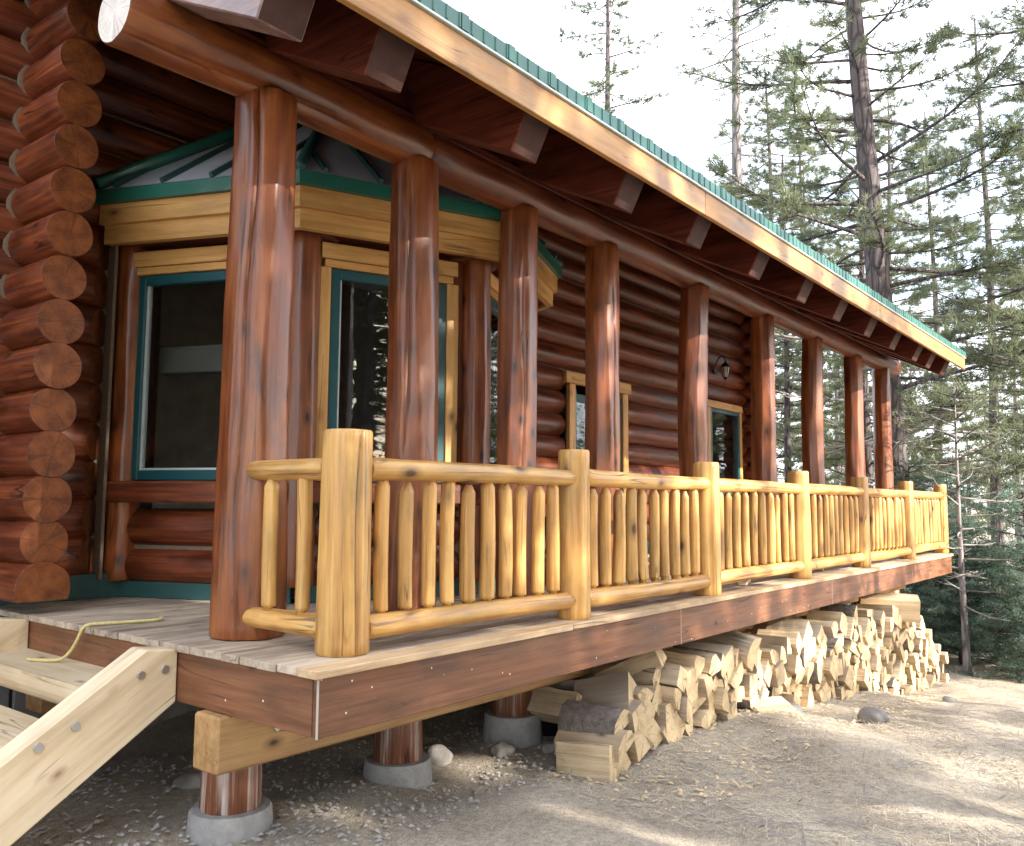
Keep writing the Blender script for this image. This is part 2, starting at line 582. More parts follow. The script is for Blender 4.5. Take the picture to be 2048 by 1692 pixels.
def log_mesh(L, r0, r1=None, seed=0, n=16, step=0.35, wob=0.02, facet=0.0, bend=0.0, cracks=(), prof=None, cut0=(0, 0), cut1=(0, 0), bev=0.012,
             oval=0.0, hew=0.0):
    """A peeled log along local Z: wavy radius, hewn facets, drying cracks, bevelled sawn ends (material slot 1)."""
    rng = np.random.RandomState(seed)
    r1 = r0 if r1 is None else r1
    k = max(2, int(L / step) + 1)
    zs = list(np.linspace(0, L, k))
    if bev > 0:
        zs = [0, min(bev, L * 0.2)] + zs[1:-1] + [L - min(bev, L * 0.2), L]
    if prof:
        zs = sorted(set(zs) | set(p[0] for p in prof))
    zs = np.array(zs)
    ph = rng.rand(8) * 6.28
    fm = rng.randint(7, 10)
    foff = rng.rand() * 6.28
    ba = rng.rand() * 6.28
    hoff = rng.rand(11) * 3
    hrand = rng.rand(11, 40) - 0.5
    V = []
    base = np.arange(n) * 2 * PI / n
    for i, z in enumerate(zs):
        t = z / L
        r = r0 + (r1 - r0) * t
        if prof:
            r *= np.interp(z, [p[0] for p in prof], [p[1] for p in prof])
        th = base.copy()
        dr = np.zeros(n)
        for (a0, z0, z1, dep, wid) in cracks:
            if z0 <= z <= z1:
                a = a0 + 0.10 * math.sin(z * 1.7 + ph[0]) + 0.05 * math.sin(z * 5.1 + ph[1])
                d = (th - a + PI) % (2 * PI) - PI
                o = np.argsort(np.abs(d))[:3]
                o = o[np.argsort(d[o])]
                th[o[0]] = a - wid
                th[o[1]] = a
                th[o[2]] = a + wid
                env = min(1.0, (z - z0) / 0.15 + 0.05, (z1 - z) / 0.15 + 0.05)
                dr[o[1]] = -dep * env
        rr = np.ones(n)
        rr += wob * (np.sin(th * 1 + z * 2.1 + ph[2]) * 0.6 + np.sin(th * 2 - z * 3.3 + ph[3]) * 0.5 + np.sin(th * 3 + z * 5.7 + ph[4]) * 0.3
                     + np.sin(z * 4.3 + ph[5]) * 0.5 + np.sin(z * 9.7 + th + ph[6]) * 0.25)
        if facet > 0:
            seg = 2 * PI / fm
            q = (th + foff + 0.15 * math.sin(z * 2.3 + ph[7])) % seg - seg / 2
            rr *= (1 - facet) + facet * (math.cos(seg / 2) / np.cos(q)) * 1.04
        if hew > 0:
            fi = np.floor(((th + foff) % (2 * PI)) / (2 * PI / 11)).astype(int) % 11
            zb = z / 0.55 + hoff[fi]
            i0 = np.floor(zb).astype(int)
            ft = np.clip((zb - i0) * 5.0, 0, 1)
            ft = ft * ft * (3 - 2 * ft)
            rr *= 1 + hew * (hrand[fi, i0 % 40] * (1 - ft) + hrand[fi, (i0 + 1) % 40] * ft)
        rr *= 1 + oval * np.cos(2 * th + ph[0])
        if bev > 0 and (i == 0 or i == len(zs) - 1):
            rr *= 1 - min(0.5, bev * 0.6 / max(r, 1e-4))
        rr = rr * r + dr
        bx = bend * math.sin(PI * t) * math.cos(ba)
        by = bend * math.sin(PI * t) * math.sin(ba)
        x, y = rr * np.cos(th), rr * np.sin(th)
        zz = np.full(n, z)
        if i <= 1:
            zz = zz + cut0[0] * x + cut0[1] * y
        if i >= len(zs) - 2:
            zz = zz + cut1[0] * x + cut1[1] * y
        V.append(np.stack([x + bx, y + by, zz], 1))
    m = len(zs)
    F, S, MI = [], [], []
    for i in range(m - 1):
        for j in range(n):
            a, b2 = i * n + j, i * n + (j + 1) % n
            F.append((a, b2, b2 + n, a + n))
            S.append(True)
            MI.append(0)
    Vs = np.concatenate(V)
    nv = len(Vs)
    ex = np.concatenate([V[0], V[-1]])
    Vs = np.concatenate([Vs, ex])
    F.append(tuple(nv + n - 1 - j for j in range(n)))
    F.append(tuple(nv + n + j for j in range(n)))
    S += [False, False]
    MI += [1, 1]
    return mesh_from('log', Vs, F, S, MI)


def box_mesh(sx, sy, sz, bev=0.004, origin='c', seed=None, jit=0.0):
    bm = bmesh.new()
    bmesh.ops.create_cube(bm, size=1.0)
    for v in bm.verts:
        v.co = Vector((v.co.x * sx, v.co.y * sy, v.co.z * sz))
        if seed is not None:
            rr = random.Random(seed * 17 + v.index)
            v.co += Vector((rr.uniform(-jit, jit), rr.uniform(-jit, jit), rr.uniform(-jit, jit)))
    if bev > 0:
        bmesh.ops.bevel(bm, geom=bm.edges[:], offset=bev, segments=1, affect='EDGES', profile=0.5)
    me = bpy.data.meshes.new('board')
    bm.to_mesh(me)
    bm.free()
    return me


def box(name, x0, x1, y0, y1, z0, z1, mat, parent=None, bev=0.004, rot=None):
    me = box_mesh(abs(x1 - x0), abs(y1 - y0), abs(z1 - z0), bev)
    M = Matrix.Translation(((x0 + x1) / 2, (y0 + y1) / 2, (z0 + z1) / 2))
    if rot is not None:
        M = M @ rot
    return link(name, me, mat, parent, M)


def along(p0, d):
    """matrix taking local Z to direction d at point p0"""
    d = Vector(d).normalized()
    q = d.to_track_quat('Z', 'Y')
    return Matrix.Translation(p0) @ q.to_matrix().to_4x4()


def prism_mesh(poly, depth, axis='y', bev=0.0):
    """extrude a 2D polygon: (a,b) -> axis y: (a, *, b); axis x: (*, a, b); axis z: (a, b, *)"""
    n = len(poly)
    V = []
    for d in (0, depth):
        for a, b in poly:
            V.append({'y': (a, d, b), 'x': (d, a, b), 'z': (a, b, d)}[axis])
    F = [tuple(range(n)), tuple(range(2 * n - 1, n - 1, -1))]
    for j in range(n):
        k2 = (j + 1) % n
        F.append((j, j + n, k2 + n, k2))
    me = mesh_from('prism', V, F)
    bm = bmesh.new()
    bm.from_mesh(me)
    bmesh.ops.recalc_face_normals(bm, faces=bm.faces[:])
    if bev > 0:
        bmesh.ops.bevel(bm, geom=bm.edges[:], offset=bev, segments=1, affect='EDGES', profile=0.5)
    bm.to_mesh(me)
    bm.free()
    return me


def tube_geo(pts, radii, n=6):
    pts = [Vector(p) for p in pts]
    V, F = [], []
    up = Vector((0.13, 0.21, 0.97))
    for i, p in enumerate(pts):
        d = (pts[min(i + 1, len(pts) - 1)] - pts[max(i - 1, 0)]).normalized()
        a = d.cross(up)
        if a.length < 1e-3:
            a = d.cross(Vector((1, 0, 0)))
        a.normalize()
        b2 = d.cross(a)
        for j in range(n):
            t = 2 * PI * j / n
            V.append(p + (a * math.cos(t) + b2 * math.sin(t)) * radii[i])
    for i in range(len(pts) - 1):
        for j in range(n):
            q, w = i * n + j, i * n + (j + 1) % n
            F.append((q, q + n, w + n, w))
    F.append(tuple(range(n)))
    F.append(tuple(range((len(pts) - 1) * n + n - 1, (len(pts) - 1) * n - 1, -1)))
    return V, F


def tube(name, pts, radii, mat, parent=None, n=8):
    V, F = tube_geo(pts, radii if hasattr(radii, '__len__') else [radii] * len(pts), n)
    return link(name, mesh_from('tube', V, F, [True] * len(F)), mat, parent)


# ------------------------------------------------------------------ terrain


def gz(x, y):
    """ground height: about a metre under the deck, falling away beyond it"""
    z = np.interp(x, [-30, 2.3, 4.8, 6.5, 9.0, 11.3, 14, 60], [-0.95, -0.97, -1.03, -1.22, -1.56, -1.80, -1.9, -1.6])
    z = z + 0.035 * np.sin(x * 1.9 + y * 1.1) + 0.025 * np.sin(x * 4.1 - y * 3.7 + 1.0)
    z = z + np.where(y < -1.2, -0.02 * (-1.2 - np.maximum(y, -9)), 0.0)
    return z


def ground_sheet():
    ax = np.concatenate([[-300, -150, -80, -50], np.arange(-30, -6, 2.0), np.arange(-6, 22, 0.22), np.arange(22, 60, 2.5), [80, 140, 300, 600]])
    ay = np.concatenate([[-400, -200, -100, -60], np.arange(-40, -6, 2.0), np.arange(-6, 8, 0.22), np.arange(8, 40, 2.5), [60, 120, 300]])
    X, Y = np.meshgrid(ax, ay, indexing='ij')
    rng = np.random.RandomState(3)
    Z = gz(X, Y)
    inner = (X > -5) & (X < 21) & (Y > -5) & (Y < 8)
    Z = Z + np.where(inner, rng.randn(*X.shape) * 0.009, 0)
    V = np.stack([X.ravel(), Y.ravel(), Z.ravel()], 1)
    nx, ny = len(ax), len(ay)
    F = []
    for i in range(nx - 1):
        for j in range(ny - 1):
            a = i * ny + j
            F.append((a, a + ny, a + ny + 1, a + 1))
    me = mesh_from('ground', V, F, [True] * len(F))
    m, nt, b = nodes_of('forest_ground')
    L = nt.links
    tc = N(nt, 'ShaderNodeTexCoord')
    n1 = N(nt, 'ShaderNodeTexNoise', i_Scale=1.1, i_Detail=9.0, i_Roughness=0.68)
    n2 = N(nt, 'ShaderNodeTexNoise', i_Scale=24.0, i_Detail=6.0, i_Roughness=0.75)
    n3 = N(nt, 'ShaderNodeTexNoise', i_Scale=90.0, i_Detail=3.0, i_Roughness=0.7)
    for x in (n1, n2, n3):
        L.new(tc.outputs['Object'], x.inputs['Vector'])
    c1 = ramp(nt, n1.outputs[0], ((0.32, (0.42, 0.34, 0.25)), (0.5, (0.57, 0.48, 0.37)), (0.68, (0.67, 0.58, 0.46)))).outputs[0]
    c2 = ramp(nt, n2.outputs[0], ((0.3, 0.55), (0.55, 1.0), (0.75, 1.25))).outputs[0]
    c = mix(nt, 1.0, c1, c2, 'MULTIPLY')
    c3 = ramp(nt, n3.outputs[0], ((0.3, 0.65), (0.6, 1.1))).outputs[0]
    c = mix(nt, 1.0, c, c3, 'MULTIPLY')
    L.new(c, b.inputs['Base Color'])
    b.inputs['Roughness'].default_value = 0.95
    ad = N(nt, 'ShaderNodeMath', operation='ADD')
    L.new(n2.outputs[0], ad.inputs[0])
    L.new(n3.outputs[0], ad.inputs[1])
    bp = N(nt, 'ShaderNodeBump', i_Strength=0.9, i_Distance=0.03)
    L.new(ad.outputs[0], bp.inputs['Height'])
    L.new(bp.outputs[0], b.inputs['Normal'])
    return kind(link('ground', me, m), 'structure')


ground_sheet()

# ------------------------------------------------------------------ the log cabin
cabin = thing('log_cabin', 'red brown log cabin with green metal eave and angled bay window behind the porch', 'cabin')
seed = [100]


def sd():
    seed[0] += 1
    return seed[0]


def wall_log(p0, d, L, r, parent=cabin, name='wall_log', cut0=(0, 0), cut1=(0, 0), mat=None, step=0.3, n=16, bev=0.012):
    me = log_mesh(L, r * random.uniform(0.985, 1.015), r * random.uniform(0.985, 1.015), sd(), n=n, step=step, wob=0.012, facet=0.25, bend=0.006,
                  cut0=cut0, cut1=cut1, bev=bev)
    return link(name, me, [mat or red('z'), END_RED], parent, along(p0, d))


YW = 3.46           # centre line of the front wall logs
RL = 0.158
disc_z = [0.160, 0.449, 0.727, 1.011, 1.297, 1.583, 1.873, 2.170, 2.467, 2.762, 3.058, 3.360, 3.665, 3.965, 4.26, 4.55]
disc_x = [0.035, 0.035, 0.037, 0.040, 0.042, 0.045, 0.052, 0.064, 0.078, 0.083, 0.086, 0.092, 0.105, 0.112, 0.12, 0.12]
chink_segs = []

DOOR = (6.62, 8.12, 2.36)
WIN4 = (10.7, 12.02, 0.85, 2.44)


def wall_course(z):
    """one course of the front wall, split round the bay, the door and the far window"""
    segs = []
    segs.append((-1.9, 0.62 if z < 3.1 else None))
    if z < 3.1:
        spans = [(4.50, 12.55)]
        out = []
        cuts = []
        if z < DOOR[2]:
            cuts.append((DOOR[0], DOOR[1]))
        if WIN4[2] < z < WIN4[3]:
            cuts.append((WIN4[0], WIN4[1]))
        x = 4.50
        for c0, c1 in cuts:
            out.append((x, c0))
            x = c1
        out.append((x, 12.75))
        return [(-1.9, 0.66)] + out
    return [(-1.9, 12.75)]


for i in range(len(disc_z) - 1):
    zc = (disc_z[i] + disc_z[i + 1]) / 2
    for (a, b_) in wall_course(zc):
        c1 = (0, 0)
        if abs(b_ - 0.66) < 1e-6:
            c1 = (0.0, -0.9)
        # local Z along +X: track quat Z,Y; use explicit basis so that local Y = world -Y
        M = Matrix(((0, 0, 1, a), (0, -1, 0, YW), (1, 0, 0, zc), (0, 0, 0, 1)))
        me = log_mesh(b_ - a, RL * random.uniform(0.98, 1.03), RL * random.uniform(0.98, 1.03), sd(), n=18, step=0.3, wob=0.012, facet=0.25,
                      bend=0.006, cut1=c1, bev=0.03 if b_ == 0.66 else 0.012)
        link('wall_log', me, [red('z'), END_RED], cabin, M)
    # tan chinking line along the joint under the log
    zj = disc_z[i]
    for (a, b_) in wall_course(zj):
        b2 = b_ if b_ > 1 else 0.58
        chink_segs.append((a, b2, zj))

V, F = [], []
for (a, b_, z) in chink_segs:
    o = len(V)
    V += [(a, 3.405, z - .016), (b_, 3.405, z - .016), (b_, 3.405, z + .016), (a, 3.405, z + .016),
          (a, 3.5, z - .03), (b_, 3.5, z - .03), (b_, 3.5, z + .03), (a, 3.5, z + .03)]
    F += [tuple(o + k for k in f) for f in ((0, 1, 2, 3), (7, 6, 5, 4), (4, 5, 1, 0), (3, 2, 6, 7), (0, 3, 7, 4), (1, 5, 6, 2))]
link('chinking', mesh_from('chinking', V, F), CHINK, cabin)

# the crossing wall: log ends stick out of the front wall
for i, (z, x) in enumerate(zip(disc_z, disc_x)):
    rr = (0.154, 0.150, 0.156)[i % 3]
    if i == 0:
        # lowest one is a half log
        me = log_mesh(5.0, rr + .02, rr + .02, sd(), n=24, step=0.4, wob=0.012, facet=0.2)
        bm = bmesh.new()
        bm.from_mesh(me)
        res = bmesh.ops.bisect_plane(bm, geom=bm.verts[:] + bm.edges[:] + bm.faces[:], plane_co=(0, -0.075, 0), plane_no=(0, -1, 0), clear_outer=True)
        eds = [e for e in res['geom_cut'] if isinstance(e, bmesh.types.BMEdge)]
        try:
            bmesh.ops.edgeloop_fill(bm, edges=eds)
        except Exception:
            pass
        bm.to_mesh(me)
        bm.free()
    else:
        me = log_mesh(5.0, rr, rr + 0.004, sd(), n=24, step=0.4, wob=0.012, facet=0.15, bev=0.008)
    M = Matrix(((1, 0, 0, x), (0, 0, 1, 2.73 + random.uniform(-0.02, 0.02)), (0, 1, 0, z), (0, 0, 0, 1)))
    o = link('corner_log', me, [red('z'), END_RED], cabin, M @ Matrix.Scale(1, 4))
    # chinking round the scribed joint on the left of each end
V, F = [], []
for i, (z, x) in enumerate(zip(disc_z[1:], disc_x[1:])):
    # ring of sealant where the projecting end meets the wall plane
    o = len(V)
    K = 28
    for k in range(K):
        t = 2 * PI * k / K
        for rr_, yy in ((0.150, 3.315), (0.170, 3.315), (0.170, 3.36), (0.150, 3.36)):
            zz = math.sin(t) * rr_
            lift = 0.0
            V.append((x + math.cos(t) * rr_, yy + 0.05 * (1 - abs(math.cos(t))) * 0, z + zz))
    for k in range(K):
        a, b_ = o + 4 * k, o + 4 * ((k + 1) % K)
        for q in range(4):
            w = (q + 1) % 4
            F.append((a + q, a + w, b_ + w, b_ + q))
link('corner_chinking', mesh_from('chinking', V, F), CHINK, cabin)

# far gable corner logs
for i, z in enumerate(disc_z):
    M = Matrix(((1, 0, 0, 12.42), (0, 0, 1, 2.9), (0, 1, 0, z), (0, 0, 0, 1)))
    link('corner_log', log_mesh(4.8, 0.152, 0.152, sd(), n=14, step=0.6, wob=0.012, facet=0.15), [red('z'), END_RED], cabin, M)

# inner shell of the cabin so that the rooms behind the glass are dark
V = [(0.2, 3.62, 0.02), (12.3, 3.62, 0.02), (12.3, 7.6, 0.02), (0.2, 7.6, 0.02), (0.2, 3.62, 3.3), (12.3, 3.62, 3.3), (12.3, 7.6, 3.3), (0.2, 7.6, 3.3)]
F = [(0, 1, 2, 3), (7, 6, 5, 4), (0, 3, 7, 4), (1, 5, 6, 2)]
link('interior_wall', mesh_from('interior', V, F), INTERIOR, cabin)
box('interior_wall', 0.2, 12.3, 3.56, 3.60, 3.05, 4.9, INTERIOR, cabin, 0)
box('interior_wall', 4.6, 6.6, 3.56, 3.60, 0.02, 3.05, INTERIOR, cabin, 0)
box('interior_wall', 8.15, 10.6, 3.56, 3.60, 0.02, 3.05, INTERIOR, cabin, 0)
box('interior_wall', 0.2, 0.88, 3.56, 3.60, 0.02, 3.05, INTERIOR, cabin, 0)
box('interior_wall', 6.6, 8.15, 3.56, 3.60, 2.4, 3.05, INTERIOR, cabin, 0)
box('interior_wall', 10.6, 12.3, 3.56, 3.60, 2.45, 3.05, INTERIOR, cabin, 0)
box('interior_wall', 10.6, 12.3, 3.56, 3.60, 0.02, 0.84, INTERIOR, cabin, 0)
# back wall of the rooms with an opening added to let skylight in
box('interior_wall', 0.2, 4.6, 7.6, 7.68, 0.02, 3.3, INTERIOR, cabin, 0)
box('interior_wall', 6.1, 12.3, 7.6, 7.68, 0.02, 3.3, INTERIOR, cabin, 0)
box('interior_wall', 4.6, 6.1, 7.6, 7.68, 0.02, 0.4, INTERIOR, cabin, 0)
box('interior_wall', 4.6, 6.1, 7.6, 7.68, 3.0, 3.3, INTERIOR, cabin, 0)
box('ceiling_beam', 0.3, 5.0, 5.2, 5.5, 2.7, 3.25, INTERIOR, cabin, 0.01)
# bay floor and ceiling
BP = [(0.90, 3.45), (1.475, 2.07), (2.725, 1.55), (3.98, 2.07), (4.52, 3.45)]
link('bay_floor', prism_mesh([(p[0], p[1]) for p in BP], 0.06, 'z'), INTERIOR, cabin, Matrix.Translation((0, 0, 0.03)))
link('bay_ceiling', prism_mesh([(p[0], p[1]) for p in BP], 0.06, 'z'), INTERIOR, cabin, Matrix.Translation((0, 0, 2.84)))

# green flashing at the foot of the wall
box('base_flashing', -1.9, 0.9, 3.36, 3.40, 0.004, 0.18, GREEN_DK, cabin, 0.002)
box('base_flashing', 4.5, 12.5, 3.36, 3.40, 0.004, 0.18, GREEN_DK, cabin, 0.002)

# block foundation under the cabin
FOUND = plain('grey_block_foundation', (0.20, 0.19, 0.185), 0.9, noise=0.25, nscale=5, bump=0.4)
link('foundation', box_mesh(12.3, 0.2, 2.6, 0.01), FOUND, cabin, Matrix.Translation((6.3, 3.45, -1.32)))
link('foundation', box_mesh(0.2, 4.0, 2.6, 0.01), FOUND, cabin, Matrix.Translation((0.25, 5.56, -1.32)))
link('foundation', box_mesh(0.2, 4.0, 2.6, 0.01), FOUND, cabin, Matrix.Translation((12.35, 5.56, -1.32)))
link('foundation', box_mesh(1.9, 0.2, 2.6, 0.01), FOUND, cabin, Matrix.Translation((-0.82, 3.45, -1.345)))

# ---- the bay window
TR = trim_wood


def facet(p, q, win, post=True, length_extra=0.0):
    p, q = Vector((p[0], p[1], 0)), Vector((q[0], q[1], 0))
    d = (q - p)
    Lf = d.length
    ang = math.atan2(d.y, d.x)
    W = Matrix.Translation(p) @ Matrix.Rotation(ang, 4, 'Z')       # local x along the facet, local -y outwards

    def lbox(name, x0, x1, y0, y1, z0, z1, mat, parent=cabin, bev=0.004):
        me = box_mesh(x1 - x0, y1 - y0, z1 - z0, bev)
        M = Matrix.Translation(((x0 + x1) / 2, (y0 + y1) / 2, (z0 + z1) / 2))
        if parent is cabin:
            M = W @ M
        return link(name, me, mat, parent, M)

    # base logs under the window
    for k, z in enumerate((0.235, 0.515)):
        M = W @ Matrix(((0, 0, 1, 0.10), (0, -1, 0, 0.03), (1, 0, 0, z), (0, 0, 0, 1)))
        link('bay_log', log_mesh(Lf - 0.2, 0.148, 0.148, sd(), n=18, step=0.25, wob=0.012, facet=0.25, bev=0.04), [red('z'), END_RED], cabin, M)
    lbox('bay_chinking', 0.06, Lf - 0.06, -0.045, 0.09, 0.345, 0.405, CHINK)
    lbox('bay_chinking', 0.06, 0.13, -0.06, 0.09, 0.12, 0.66, CHINK)
    lbox('bay_chinking', Lf - 0.13, Lf - 0.06, -0.06, 0.09, 0.12, 0.66, CHINK)
    lbox('base_flashing', 0.0, Lf, -0.075, -0.05, 0.004, 0.12, GREEN_DK, bev=0.002)
    # sill timber
    lbox('sill_timber', -0.02, Lf + 0.02, -0.20, 0.10, 0.705, 0.862, red('x'), bev=0.012)
    # header log
    M = W @ Matrix(((0, 0, 1, -0.2), (0, -1, 0, 0.03), (1, 0, 0, 2.745), (0, 0, 0, 1)))
    link('header_log', log_mesh(Lf + 0.42, 0.125, 0.125, sd(), n=18, step=0.3, wob=0.012, facet=0.25), [red('z'), END_RED], cabin, M)
    if win:
        x0, x1 = win
        w = link('window', box_mesh(x1 - x0 + 0.16, 0.03, 0.115, 0.004), TR('x'), cabin, W @ Matrix.Translation(((x0 + x1) / 2, -0.125, 2.555)))
        # the window root is its head trim board; everything else hangs under it
        cx, cz = (x0 + x1) / 2, 2.555

        def wb(name, a, b_, y0, y1, z0, z1, mat, bev=0.004):
            me = box_mesh(b_ - a, y1 - y0, z1 - z0, bev)
            return link(name, me, mat, w, Matrix.Translation(((a + b_) / 2 - cx, (y0 + y1) / 2 + 0.125, (z0 + z1) / 2 - cz)))
        wb('head_trim', x0 - 0.05, x1 + 0.05, -0.12, -0.085, 2.438, 2.495, TR('x'))
        wb('side_trim', x0 - 0.10, x0 - 0.001, -0.115, -0.075, 0.866, 2.436, TR('z'))
        wb('side_trim', x1 + 0.001, x1 + 0.10, -0.115, -0.075, 0.866, 2.436, TR('z'))
        f = 0.075
        zb, zt = 0.870, 2.434
        for (a, b_, c, e) in ((x0, x0 + f, zb, zt), (x1 - f, x1, zb, zt)):
            wb('frame', a, b_, -0.10, -0.02, c, e, TEAL, 0.006)
        wb('frame', x0 + f, x1 - f, -0.10, -0.02, zt - f, zt, TEAL, 0.006)
        wb('frame', x0 + f, x1 - f, -0.10, -0.02, zb, zb + f, TEAL, 0.006)
        g = 0.018
        for (a, b_, c, e) in ((x0 + f, x0 + f + g, zb + f, zt - f), (x1 - f - g, x1 - f, zb + f, zt - f)):
            wb('glazing_bead', a, b_, -0.075, -0.03, c, e, SILVER, 0.002)
        wb('glazing_bead', x0 + f + g, x1 - f - g, -0.075, -0.03, zb + f, zb + f + g, SILVER, 0.002)
        wb('pane', x0 + f + 0.002, x1 - f - 0.002, -0.058, -0.052, zb + f + 0.002, zt - f - 0.002, GLASS, 0)
        # wall infill either side
        for a, b_ in ((0.0, x0 - 0.06), (x1 + 0.06, Lf)):
            if b_ > a:
                lbox('bay_panel', a, b_, -0.06, 0.0, 0.866, 2.62, red('z'), bev=0)
    else:
        for k in range(6):
            M = W @ Matrix(((0, 0, 1, 0.06), (0, -1, 0, 0.03), (1, 0, 0, 1.0 + 0.29 * k), (0, 0, 0, 1)))
            link('bay_log', log_mesh(Lf - 0.12, 0.148, 0.148, sd(), n=14, step=0.3, wob=0.012, facet=0.25), [red('z'), END_RED], cabin, M)
    return Lf


box('interior_wall', 1.75, 5.2, 4.55, 4.63, 0.03, 3.25, INTERIOR, cabin, 0)  # partition added to catch window light behind the bay panes
# pale beam and post added inside the first bay window to lift its black
W1 = Matrix.Translation((BP[0][0], BP[0][1], 0)) @ Matrix.Rotation(math.atan2(BP[1][1] - BP[0][1], BP[1][0] - BP[0][0]), 4, 'Z')
PALEIN = plain('pale_inside_board', (0.22, 0.21, 0.19), 0.7, noise=0.1)
link('interior_beam', box_mesh(1.5, 0.12, 0.22, 0.01), PALEIN, cabin, W1 @ Matrix.Translation((0.72, 0.42, 1.86)))
link('interior_post', log_mesh(2.6, 0.11, 0.10, 77, n=16), [honey('z'), END_HONEY], cabin, W1 @ Matrix.Translation((1.0, 0.42, 0.1)))

Ls = []
for k, win in enumerate(((0.115, 1.36), (0.165, 1.10), (0.20, 1.12), None)):
    Ls.append(facet(BP[k], BP[k + 1], win))
for k, (p, r0) in enumerate(zip(BP, (0.115, 0.128, 0.128, 0.125, 0.12))):
    # bay posts stand proud of the facets
    c = Vector((2.72, 3.4))
    pv = Vector(p)
    off = (pv - c).normalized() * 0.06
    if k == 0:
        off = Vector((-0.035, -0.055))
    me = log_mesh(2.62, r0, r0 * 0.94, 700 + k, n=40, step=0.08, wob=0.01, facet=0.7, hew=0.05)
    link('bay_post', me, [column_wood('z'), END_RED], cabin, Matrix.Translation((p[0] + off.x, p[1] + off.y, 0.125)))
# chinking strips beside the first post
box('bay_chinking', 0.675, 0.70, 3.315, 3.42, 0.14, 2.75, CHINK, cabin, 0.004)

# ---- bay roof: eave, stepped fascia, metal facets with standing seams
cen = Vector((2.72, 3.40))


def off_poly(e):
    """eave corners offset by e from the facets"""
    pts = []
    dirs = []
    for k in range(4):
        d = Vector((BP[k + 1][0] - BP[k][0], BP[k + 1][1] - BP[k][1])).normalized()
        dirs.append((d, Vector((d.y, -d.x))))
    lines = [(Vector(BP[k]) + dirs[k][1] * e, dirs[k][0]) for k in range(4)]

    def isect(l0, l1):
        p, d = l0
        q, g = l1
        det = d.x * -g.y + d.y * g.x
        r = q - p
        t = (r.x * -g.y + r.y * g.x) / det
        return p + d * t
    wallp = (Vector((0, 3.32)), Vector((1, 0)))
    pts.append(isect(lines[0], wallp))
    for k in range(3):
        pts.append(isect(lines[k], lines[k + 1]))
    pts.append(isect(lines[3], wallp))
    return pts


E0 = off_poly(0.42)
E1 = off_poly(0.38)
E2 = off_poly(0.34)
bay_roof = link('bay_roof', None, None, cabin)
bay_roof.name = 'bay_roof'
apex = Vector((2.72, 3.32, 4.55))
EZ = 3.018


def ring_band(P, Q, z0, z1, mat, name, parent):
    """one plank per side between outline P (outer) and Q (inner)"""
    for k in range(4):
        a, b_, c, d = P[k], P[k + 1], Q[k + 1], Q[k]
        V = [(a.x, a.y, z0), (b_.x, b_.y, z0), (c.x, c.y, z0), (d.x, d.y, z0), (a.x, a.y, z1), (b_.x, b_.y, z1), (c.x, c.y, z1), (d.x, d.y, z1)]
        # local frame along the side so that the grain follows the board
        ang = math.atan2((b_ - a).y, (b_ - a).x)
        M = Matrix.Translation((a.x, a.y, z0)) @ Matrix.Rotation(ang, 4, 'Z')
        Mi = M.inverted()
        V = [Mi @ Vector(v) for v in V]
        F = [(3, 2, 1, 0), (4, 5, 6, 7), (0, 1, 5, 4), (1, 2, 6, 5), (2, 3, 7, 6), (3, 0, 4, 7)]
        link(name, mesh_from(name, V, F), mat, parent, M)


ring_band(E0, off_poly(0.30), 2.915, 3.012, GREEN, 'drip_edge', bay_roof)
ring_band(E1, off_poly(0.33), 2.765, 2.913, TR('x'), 'fascia_board', bay_roof)
ring_band(E2, off_poly(0.28), 2.625, 2.780, TR('x'), 'fascia_board', bay_roof)
ring_band(off_poly(0.279), off_poly(-0.02), 2.655, 2.675, dark_red('x'), 'soffit_board', bay_roof)
for k in range(4):
    a, b_ = E0[k], E0[k + 1]
    V = [Vector((a.x, a.y, EZ)), Vector((b_.x, b_.y, EZ)), apex, Vector((a.x, a.y, EZ - .004)), Vector((b_.x, b_.y, EZ - .004)), apex - Vector((0, 0, .01))]
    sh = link('metal_sheet', mesh_from('sheet', V, [(0, 1, 2), (5, 4, 3)]), BAYROOF, bay_roof)
    nrm = (V[1] - V[0]).cross(V[2] - V[0]).normalized()
    mid = (V[0] + V[1]) / 2
    Lside = (V[1] - V[0]).length
    ed = (V[1] - V[0]).normalized()
    up = (apex - mid)
    up = (up - ed * up.dot(ed)).normalized()
    # seams run up the slope, trimmed at the hips
    for s in np.arange(0.18, Lside - 0.05, 0.41):
        p0 = V[0] + ed * s
        t_ap = (apex - V[0]).dot(ed)
        hgt = (apex - V[0]).dot(up)
        run = hgt * (s / t_ap if s < t_ap else (Lside - s) / (Lside - t_ap))
        if run < 0.12:
            continue
        p1 = p0 + up * (run * 0.97)
        w = ed * 0.014
        h = nrm * 0.035
        q = up * 0.01
        VV = [p0 - w, p0 + w, p1 + w, p1 - w, p0 - w + h, p0 + w + h, p1 + w + h, p1 - w + h]
        link('seam_rib', mesh_from('seam', VV, [(3, 2, 1, 0), (4, 5, 6, 7), (0, 1, 5, 4), (1, 2, 6, 5), (2, 3, 7, 6), (3, 0, 4, 7)]), GREEN_DK, bay_roof)
    if k > 0:
        pa = Vector((a.x, a.y, EZ + 0.012))
        dd = (apex - pa)
        tube('hip_cap', [pa, pa + dd * 0.5, pa + dd * 0.98], 0.045, GREEN_DK, bay_roof, 6)
# wall flashing above the bay roof
for k in (0, 4):
    a = Vector((E0[k].x, 3.29, EZ + 0.04))
    b_ = Vector((apex.x, 3.29, apex.z + 0.06))
    tube('wall_flashing', [a, b_], 0.055, GREEN, bay_roof, 4)

